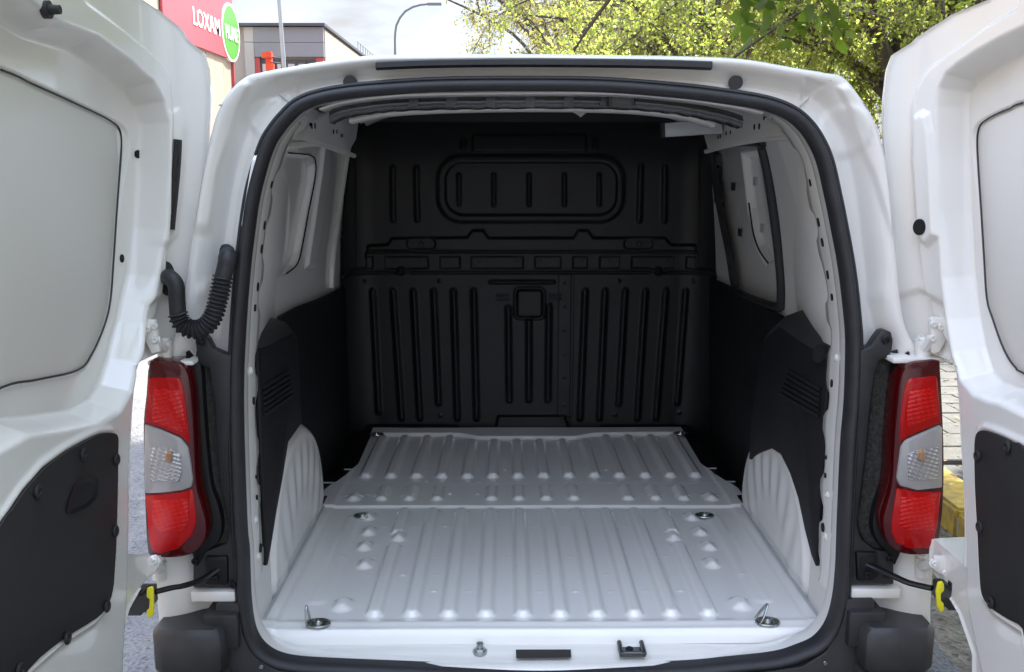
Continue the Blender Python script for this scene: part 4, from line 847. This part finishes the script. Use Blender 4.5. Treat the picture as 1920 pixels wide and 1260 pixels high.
def ledge(x0, x1, y0, y1, z0, z1, m, name, bev=.006):
    return prism(name, [(x0, y0, z0), (x1, y0, z0), (x1, y1, z0), (x0, y1, z0)], (0, 0, z1-z0), m, van, bev)
la = hitY(400, 1140, -.02)[0]; lb_ = hitY(447, 1140, -.02)[0]; ledge(la-.02, lb_, -.035, .09, .60, .682, JAMB, 'bumper_ledge')
ra = hitY(1640, 1140, -.02)[0]; rb_ = hitY(1590, 1140, -.02)[0]; ledge(rb_, ra+.02, -.035, .09, .60, .684, JAMB, 'bumper_ledge')
ledge(-.86, .86, -.115, .06, .22, .47, GREYP, 'bumper', .02)
for s, p0, p1 in ((-1, (362, 1103), (445, 1122)), (1, (1592, 1098), (1682, 1116))):
    a = hitY(p0[0], p0[1], .012); c = hitY(p1[0], p1[1], .012); ledge(a[0], c[0], -.006, .05, c[2], a[2], WHITE, 'jamb_strip', .003)
# wheels
for sx in (-.80, .80):
    for wy in (.60, 3.0):
        b = MB(); b.tube([(sx-.08, wy, .315), (sx-.075, wy, .315), (sx-.06, wy, .315), (sx+.06, wy, .315), (sx+.075, wy, .315), (sx+.08, wy, .315)], [.22, .285, .315, .315, .285, .22], 28); w = b.build('wheel', RUBBER, van)
        MB().tube([(sx-.082, wy, .315), (sx+.082, wy, .315)], [.2, .2], 24).build('rim', DGALV, w)

# ---------------------------------------------------------------- rear doors, hinged at the corners and standing wide open
CSK = np.array([(.717, .075), (.742, .073), (.770, .064), (.796, .046), (.816, .018), (.828, -.02), (.834, -.07), (.836, -.14), (.836, -.30), (.836, -.60), (.836, -1.20)])
CS = cat(CSK, 12); CS_S = np.concatenate([[0], np.cumsum(np.linalg.norm(np.diff(CS, axis=0), axis=1))])
def lean(z): return .022*np.clip((z-1.0)/.9, 0, 1.3)
def door_pt(sgn, s, z, hgt=0):
    x = np.interp(s, CS_S, CS[:, 0]); y = np.interp(s, CS_S, CS[:, 1]); e = .004
    dx = np.interp(s+e, CS_S, CS[:, 0])-np.interp(s-e, CS_S, CS[:, 0]); dy = np.interp(s+e, CS_S, CS[:, 1])-np.interp(s-e, CS_S, CS[:, 1]); n = np.hypot(dx, dy)+1e-9
    nx_, ny_ = dy/n, -dx/n                                          # towards the inside of the door, that is at the viewer
    return np.stack([sgn*(x+nx_*hgt-lean(z)), y+ny_*hgt, z+0*x], -1)
def door_sz(sgn, px, py, hgt=0.0):
    d = ray(px, py); z = CAM[2]
    for _ in range(6):
        l_ = lean(z); best = None
        O = np.array([sgn*CAM[0]+l_+hgt, CAM[1]]); D = np.array([sgn*d[0], d[1]])
        for i in range(len(CS)-1):
            a, b_ = CS[i], CS[i+1]; e = b_-a; den = D[0]*e[1]-D[1]*e[0]
            if abs(den) < 1e-12: continue
            w = a-O; t = (w[0]*e[1]-w[1]*e[0])/den; u = (w[0]*D[1]-w[1]*D[0])/den
            if -.001 <= u <= 1.001 and t > .05 and (best is None or t < best[0]): best = (t, CS_S[i]+u*(CS_S[i+1]-CS_S[i]))
        if best is None: best = (2.0, 0.0)
        z = CAM[2]+d[2]*best[0]
    return best[1], z
def dsz(sgn, pts, hgt=0.0): return np.array([door_sz(sgn, *p, hgt) for p in pts])
SFREE = .96
def door(sgn, edge_px, top_sz, win, rec, rec_free, band, trimp, boss, label, seed):
    SFREE = .96 if sgn < 0 else .66
    E = dsz(sgn, edge_px); E = np.concatenate([top_sz, E], 0)       # far edge, from the top of the door down
    bands = [[E[0]]]
    for a, c in zip(E[:-1], E[1:]):
        if abs(c[0]-a[0]) > .08 and abs(c[1]-a[1]) < .07 and a[1] < 1.3:
            zm = (a[1]+c[1])/2
            if a[1] < zm: bands[-1][-1] = (a[0], zm)
            else: bands[-1].append((a[0], zm))
            bands.append([(c[0], zm)])
            if c[1] >= zm: continue
        bands[-1].append(c)
    bands[-1].append((bands[-1][-1][0], .40))
    SK = np.concatenate([np.linspace(0, .32, 150, endpoint=False), np.linspace(.32, SFREE, 150)]); tt = SK; VV = []; QQ = []; rows = []; base_i = 0; edges = []
    def height(S, Z, sf):
        H_ = .012*bump(sd_poly(S, Z, band), .010)
        sr = sd_poly(S, Z, rec); H_ = H_-.060*ss(-(sr-.004)/.030)
        sw = sd_poly(S, Z, win); H_ = H_-.006*bump(sw-.004, .003)
        st = sd_poly(S, Z, trimp); H_ = H_+.006*np.exp(-((st-.006)/.006)**2)
        for poly, hh, w in boss: H_ = H_+hh*bump(sd_poly(S, Z, poly), w)
        return H_+.004*np.exp(-((S-sf)/.006)**2)
    for bd in bands:
        bd = np.array(bd, float); o_ = np.argsort(bd[:, 1], kind='stable'); z0, z1 = bd[:, 1].min(), bd[:, 1].max(); nr = max(4, int((z1-z0)/.0036))
        zz = np.linspace(z1, z0, nr); sfar = np.interp(zz, bd[o_, 1], bd[o_, 0]); S = np.maximum(sfar[:, None], SK[None, :]); Z = np.repeat(zz[:, None], len(tt), 1)
        H_ = height(S, Z, sfar[:, None]); P = door_pt(sgn, S, Z, H_); I = np.arange(P.shape[0]*P.shape[1]).reshape(P.shape[:2])+base_i
        QQ.append(np.stack([I[:-1, :-1], I[:-1, 1:], I[1:, 1:], I[1:, :-1]], -1).reshape(-1, 4)); VV.append(P.reshape(-1, 3)); base_i += P.shape[0]*P.shape[1]
        edges.append((S, Z, P, sfar))
    VV = np.concatenate(VV); QQ = np.concatenate(QQ); QQ = QQ[:, ::-1] if sgn < 0 else QQ
    root = mesh('back_door', VV, QQ.tolist(), WHITE, van, label=label)
    sv = []; sq = []; k0 = 0; hv = []; hq = []
    for S, Z, P, sfar in edges:
        S8, Z8 = S[:, ::10], Z[:, ::10]; Q = door_pt(sgn, S8, Z8, -.008-.02*ss((S8-sfar[:, None])/.05)-.070*ss((S8-.05)/.09)); n1, n2 = Q.shape[:2]; I = np.arange(n1*n2).reshape(n1, n2)+len(sv)
        sq += np.stack([I[:-1, :-1], I[1:, :-1], I[1:, 1:], I[:-1, 1:]], -1).reshape(-1, 4).tolist(); sv += Q.reshape(-1, 3).tolist()
        QF = [door_pt(sgn, S[r], Z[r], -.008-.02*ss((S[r]-sfar[r])/.05)-.070*ss((S[r]-.05)/.09)) for r in (0, -1)]
        for A_, B_ in ((P[:, 0], Q[:, 0]), (P[0], QF[0]), (P[-1], QF[1])):
            n1 = len(A_); o0 = len(hv); hv += A_.tolist()+B_.tolist(); hq += [(o0+k, o0+k+1, o0+n1+k+1, o0+n1+k) for k in range(n1-1)]
    mesh('outer_skin', sv, sq, WHITE, root); mesh('hem', hv, hq, WHITE, root, smooth=False)
    ES = np.concatenate([e[3] for e in edges]); EZ = np.concatenate([e[1][:, 0] for e in edges])
    def H(s, z): return float(height(np.array([[s]]), np.array([[z]]), ES[np.abs(EZ-z).argmin()])[0, 0])
    def at(px, py, lift=0.0, hgt=0.0):
        s, z = door_sz(sgn, px, py, hgt); return door_pt(sgn, np.array(s), np.array(z), H(s, z)+lift), s, z
    def nrm(s):
        a = door_pt(sgn, np.array(s), np.array(1.0), 0); b_ = door_pt(sgn, np.array(s), np.array(1.0), .01); v = b_-a; return v/np.linalg.norm(v)
    # inset window blank and lower hardboard panel as pieces of their own
    def inset(name, poly, m, lift, shrink=.0, step=.010, curve=0):
        s0, z0 = poly.min(0); s1, z1 = poly.max(0); s1 = min(s1, SFREE-.02); ns = int((s1-s0)/step)+2; nz_ = int((z1-z0)/step)+2
        Pp = poly.copy(); Pp[:, 0] = np.minimum(Pp[:, 0], SFREE-.02); c = Pp.mean(0); Pp = c+(Pp-c)*(1-shrink)
        V = [door_pt(sgn, np.array(q[0]), np.array(q[1]), 0) for q in Pp]; V = [np.array((sgn*(.836-lift-float(lean(p[2]))), p[1], p[2])) for p in V]
        return prism(name, V, (sgn*.02, 0, 0), m, root, .0025)
    return root, at, nrm, inset, H
def dense(poly, n=6): return cat(poly, n, True)
# ---- left door
LW = dsz(-1, [(2,131),(60,157),(120,184),(180,212),(205,224),(228,238),(236,257),(235,290),(228,345),(222,400),(215,480),(208,560),(196,610),(172,664),(146,694),(70,712),(2,727)], -.045)
LW = np.concatenate([LW, [(.91, LW[-1][1]-.01), (.93, (LW[0][1]+LW[-1][1])/2), (.91, LW[0][1]+.02)]])
LR = dsz(-1, [(2,2),(60,40),(140,68),(207,115),(250,152),(272,190),(280,230),(277,330),(271,430),(260,520),(240,610),(222,680),(205,735),(182,772),(140,795),(70,808),(2,816)], -.032)
LR = np.concatenate([LR, [(.945, LR[-1][1]), (.945, LR[0][1]+.03)]])
LBnd = dsz(-1, [(150,2),(200,38),(233,63),(275,97),(300,120),(316,150),(319,200),(316,300),(313,400),(305,500),(292,590),(268,650),(250,690),(236,760),(232,850),(231,1000),(229,1100),(224,1180),(220,1258)])
LBnd = np.concatenate([LBnd, [(1.3, .30), (1.3, 2.1), (LBnd[0][0]+.05, 2.0)]])
LT = dsz(-1, [(2,982),(22,955),(43,923),(83,877),(127,845),(165,824),(190,813),(213,812),(221,820),(221,850),(220,930),(218,1007),(215,1060),(211,1107),(200,1137),(180,1160),(117,1200),(52,1257)], .018)
LT = np.concatenate([LT, [(.90, LT[-1][1]-.03), (.93, LT[-1][1]+.03), (.93, LT[0][1]-.08)]])
boss = [(dsz(-1, [(312,212),(335,205),(345,240),(342,300),(330,440),(312,460),(292,455),(300,330)]), .006, .02), (dsz(-1, [(275,570),(320,545),(364,560),(364,664),(262,664)]), -.010, .02)]
ltop = np.array([(.70, 2.03), (.50, 2.02), (.36, 2.0)])
L_edge = [(268,2),(300,22),(335,50),(346,62),(354,76),(384,101),(392,130),(396,180),(392,260),(387,340),(382,420),(375,500),(368,570),(364,630),(362,664),(256,668),(250,700),(244,770),(240,850),(238,950),(236,1038),(300,1041),(302,1062),(262,1100),(240,1140),(228,1180),(222,1260)]
dl, atL, nL, insL, HL = door(-1, L_edge, ltop, dense(LW, 3), LR, 0, LBnd, LT, boss, 'left rear door with long black slot cover and wide hardboard panel', 1)
insL('window_blank', dense(LW, 4), PANELW, -.0480, .004)
MB().tube([np.array((-1*(.836+.0450-float(lean(c))), float(np.interp(min(a, SFREE), CS_S, CS[:, 1])), c)) for a, c in dense(LW, 5)], .0019, 6).build('blank_gap', RUBBER, dl)  # dark tube drawn in for the shaded gap round the blank
insL('trim_panel', dense(LT, 3), HARDB, .020)
# ---- right door
RW_ = dsz(1, [(1918,193),(1895,203),(1868,214),(1845,226),(1832,238),(1827,262),(1830,310),(1838,400),(1844,480),(1850,560),(1862,600),(1876,640),(1890,670),(1905,690),(1918,699)], -.045)
RW_ = np.concatenate([RW_, [(.60, RW_[-1][1]-.005), (.62, (RW_[0][1]+RW_[-1][1])/2), (.60, RW_[0][1]+.015)]])
RR = dsz(1, [(1918,72),(1870,98),(1835,120),(1812,138),(1798,165),(1793,200),(1793,280),(1798,400),(1805,520),(1815,600),(1826,660),(1842,712),(1866,740),(1895,752),(1918,757)], -.032)
RR = np.concatenate([RR, [(.63, RR[-1][1]), (.63, RR[0][1]+.03)]])
RB = dsz(1, [(1918,14),(1860,48),(1790,97),(1752,125),(1735,143),(1722,165),(1712,200),(1712,300),(1722,420),(1735,520),(1750,600),(1780,650),(1802,690),(1810,760),(1817,900),(1822,1020),(1822,1120),(1835,1190),(1850,1258)])
RB = np.concatenate([RB, [(1.3, .30), (1.3, 2.1), (RB[0][0]+.05, 2.0)]])
RT = dsz(1, [(1918,838),(1900,830),(1880,820),(1858,811),(1842,807),(1832,812),(1828,830),(1828,880),(1830,940),(1834,1010),(1837,1073),(1842,1117),(1860,1141),(1890,1161),(1918,1179)], .018)
RT = np.concatenate([RT, [(.60, RT[-1][1]-.04), (.62, RT[-1][1]+.02), (.62, RT[0][1]-.06)]])
bossR = [(dsz(1, [(1720,222),(1735,212),(1748,216),(1756,250),(1764,360),(1768,440),(1750,458),(1736,450),(1728,420),(1718,300)]), .013, .016), (dsz(1, [(1676,560),(1720,545),(1775,570),(1790,664),(1680,664)]), -.010, .02)]
rtop = np.array([(.60, 1.975), (.42, 1.972), (.33, 1.955)])
R_edge = [(1830,2),(1790,25),(1750,50),(1717,72),(1710,80),(1672,103),(1662,133),(1656,187),(1655,247),(1660,310),(1667,370),(1671,430),(1675,540),(1678,620),(1680,664),(1790,668),(1797,700),(1802,760),(1806,840),(1810,900),(1812,960),(1813,1033),(1745,1036),(1745,1060),(1770,1100),(1800,1150),(1814,1190),(1826,1225),(1826,1260)]
dr, atR, nR, insR, HR = door(1, R_edge, rtop, dense(RW_, 3), RR, 0, RB, RT, bossR, 'right rear door with pressed handle pocket and narrow hardboard panel', 2)
insR('window_blank', dense(RW_, 4), PANELW, -.0480, .004)
MB().tube([np.array((1*(.836+.0450-float(lean(c))), float(np.interp(min(a, .64), CS_S, CS[:, 1])), c)) for a, c in dense(RW_, 5)], .0019, 6).build('blank_gap', RUBBER, dr)  # same dark line for the shade of the right-hand gap
insR('trim_panel', dense(RT, 3), HARDB, .020)
# ---- fittings of the doors
def put(at, nrm, px, py, lift=0.0, hgt=0.0): p, s, z = at(px, py, lift, hgt); return p, nrm(s)
for (x, y, r, sx_) in ((259, 289, .0085, .9), (237, 485, .0085, .9)): p, n_ = put(atL, nL, x, y, 0, -.036); disc('drain_hole', p, n_, r, HOLE, dl, .002, sx_)  # dark discs paint the shade of open drain holes
p, n_ = put(atR, nR, 1740, 425); disc('lock_hole', p, n_, .017, HOLE, dr, .003, .9)
# black slot cover
b = MB(); P = [put(atL, nL, x, y, .002)[0] for x, y in ((331, 262), (329, 300), (325, 345), (320, 390), (316, 430))]; b.tube(cat(P, 4), .0145, 10, flat=.5); b.build('slot_cover', HARDB, dl)
# buffer pin near the top and a slot
p, n_ = put(atL, nL, 72, 18); b = MB(); b.cyl(p-n_*.004, p+n_*.006, .014); b.cyl(p+n_*.006, p+n_*.022, .008, .007, 12); b.build('buffer_pin', RUBBER, dl)
p, n_ = put(atL, nL, 3, 76); disc('latch_slot', p, n_, .012, HOLE, dl, .003, 1.8)
# hardboard studs
for x, y in ((152, 852), (66, 922), (219, 862), (212, 996), (196, 1137), (120, 1196), (32, 1256)):
    p, n_ = put(atL, nL, min(x, 214), y, .0, .018); screw('push_stud', p+n_*.010, n_, .0115, HARDB, dl, .004)
for x, y in ((1837, 855), (1841, 988), (1862, 1130), (1893, 838)):
    p, n_ = put(atR, nR, x, y, .0, .018); screw('push_stud', p+n_*.010, n_, .0115, HARDB, dr, .004)
# pull handle recess
hp = dsz(-1, [(122,962),(128,930),(140,906),(160,896),(180,897),(178,930),(166,946),(150,956)], .020); 
V = [door_pt(-1, np.array(a), np.array(c), .024) for a, c in dense(hp, 3)]; c0 = hp.mean(0)
V2 = [door_pt(-1, np.array(c0[0]+(a-c0[0])*.72), np.array(c0[1]+(c-c0[1])*.72), .0215) for a, c in dense(hp, 3)]; n = len(V)
ph = mesh('pull_handle', V+V2, [(k, (k+1) % n, n+(k+1) % n, n+k) for k in range(n)], BLACK, dl); mesh('handle_hollow', [np.array(v) for v in V2], [tuple(range(n))], HOLE, dl, smooth=False)
# upper hinges: plate with three bolts, knuckle on its pin
def hinge(at, nrm, root, plate, bolts, kn, sgn):
    yb = float(np.mean([put(at, nrm, x, y)[0][1] for x, y in plate]))-.012
    pxprism('hinge', plate, yb, .016, WHITE, root, .003)
    for x, y in bolts: screw('hinge_bolt', hitY(x, y, yb-.001), (0, -1, 0), .0075, WHITE, root, .005)
    b = MB(); p = hitY(kn[0], kn[1], .0); q = hitY(kn[0], kn[2], .0); b.cyl(q, p, .0155, n=20); b.cyl(p, p+(0, 0, .006), .012, .011, 18); m_ = (p*.55+q*.45); p2 = hitY(*bolts[-1], yb+.004)
    b.tube([m_, (m_+p2)/2+np.array((0, -.004, 0)), p2], [.014, .012, .011], 8); b.build('hinge_knuckle', WHITE, root)
hinge(atL, nL, dl, [(266,604),(276,599),(290,600),(296,640),(300,660),(284,664),(272,640),(264,622)], [(278, 617), (290, 611), (291, 637)], (309, 638, 676), -1)
hinge(atR, nR, dr, [(1745,598),(1752,594),(1776,598),(1781,612),(1776,636),(1762,660),(1750,664),(1746,640)], [(1750, 608), (1763, 613), (1748, 634)], (1730, 636, 675), 1)
hinge(atL, nL, dl, [(262,1048),(290,1044),(300,1056),(290,1076),(268,1090)], [(272, 1080), (290, 1052)], (300, 1050, 1085), -1)
hinge(atR, nR, dr, [(1752,1044),(1780,1046),(1776,1085),(1752,1070)], [(1772, 1074), (1752, 1056)], (1728, 1044, 1080), 1)
# ledges under the hinges
for s, a, c in ((-1, (282, 674), (368, 682)), (1, (1668, 668), (1764, 678))):
    A = hitY(*a, -.01); Bq = hitY(*c, -.01); ledge(A[0], Bq[0], -.03, .10, Bq[2], A[2], WHITE, 'hinge_ledge', .003)
# check straps with their yellow releases
def strap(s, path, brk, yl, nut, root, at, nrm):
    P = [hitY(x, y, Y) for x, y, Y in path]; b = MB(); b.tube(cat(P, 5), .0095, 8, flat=.6); b.build('check_strap', BLACK, van)
    b = MB()
    q0 = hitY(*brk[0], -.135); q1 = hitY(*brk[1], -.10); c = (q0+q1)/2
    b.box(c, (abs(q1[0]-q0[0])*1.05, .05, .036)); b.box(c+(0, -.005, .018), (abs(q1[0]-q0[0])*.55, .04, .006)); b.box(c+(0, -.005, -.02), (abs(q1[0]-q0[0])*.8, .04, .005)); 
    b.box(q0+np.array((-s*.004, .0, 0)), (.040, .014, .060)); b.cyl(c+(s*.012, -.02, .02), c+(s*.012, -.02, .032), .005, n=8); k = b.build('strap_bracket', DSTEEL, root); screw('nut', hitY(*nut, -.144), (0, -1, 0), .0105, STEEL, root, .006)
    pts = [hitY(x, y, -.16) for x, y in yl]; prism('release_lever', pts, (0, .008, 0), YEL, root, .0022)
strap(-1, [(412, 1064, .0), (380, 1086, -.03), (345, 1098, -.075), (322, 1102, -.095), (290, 1110, -.12)], ((243, 1126), (292, 1112)), [(275,1103),(284,1101),(287,1106),(288,1150),(284,1158),(276,1159),(274,1146),(279,1142),(280,1124),(274,1120)], (242, 1126), dl, atL, nL)
strap(1, [(1622, 1056, .0), (1645, 1066, -.02), (1675, 1080, -.055), (1705, 1093, -.085), (1748, 1103, -.12)], ((1800, 1116), (1752, 1102)), [(1760,1093),(1768,1091),(1771,1096),(1771,1108),(1765,1114),(1765,1128),(1770,1132),(1771,1144),(1764,1149),(1758,1138),(1756,1110)], (1801, 1117), dr, atR, nR)
# corrugated cable conduit from the door to the body
g0, gn = put(atL, nL, 312, 522, 0); b = MB()
Vg = []; up = np.array((0, 0, 1.)); sd_ = np.cross(gn, up); sd_ /= np.linalg.norm(sd_)
for l_, k in ((0.0, 1.0), (.006, .95), (.009, .7)):
    for i in range(24): a = 2*math.pi*i/24; Vg.append(g0+gn*l_+sd_*math.cos(a)*.020*k+up*math.sin(a)*.037*k)
b.add(Vg, [(i*24+k, i*24+(k+1) % 24, (i+1)*24+(k+1) % 24, (i+1)*24+k) for i in range(2) for k in range(24)]+[tuple(48+k for k in range(24))])
g1 = apx(424, 484, shell_off(424, 484)); Vg = []
for l_, k in ((.0, 1.0), (.006, .97), (.009, .75)):
    for i in range(24): a = 2*math.pi*i/24; Vg.append(g1+np.array((math.cos(a)*.025*k, -l_, math.sin(a)*.031*k)))
b.add(Vg, [(i*24+k, i*24+(k+1) % 24, (i+1)*24+(k+1) % 24, (i+1)*24+k) for i in range(2) for k in range(24)]+[tuple(48+k for k in range(24))])
b.tube(cat([g0, hitY(318, 520, -.01), hitY(330, 535, -.02), hitY(332, 565, -.02), hitY(334, 592, -.02)], 5), [.017]*21, 14)
b.tube(cat([g1, hitY(427, 480, -.012), hitY(423, 500, -.022), hitY(418, 520, -.026)], 5), [.0175]*16, 14)
cp_ = cat([hitY(x, y, -.025) for x, y in ((333, 588), (338, 602), (348, 613), (366, 618), (385, 612), (400, 592), (408, 565), (414, 540), (418, 518))], 26)
d_ = np.concatenate([[0], np.cumsum(np.linalg.norm(np.diff(cp_, axis=0), axis=1))]); b.tube(cp_, .0185+.0028*np.sin(d_*2*math.pi/.0085), 16)
b.build('cable_conduit', RUBBER, van)
#====END====
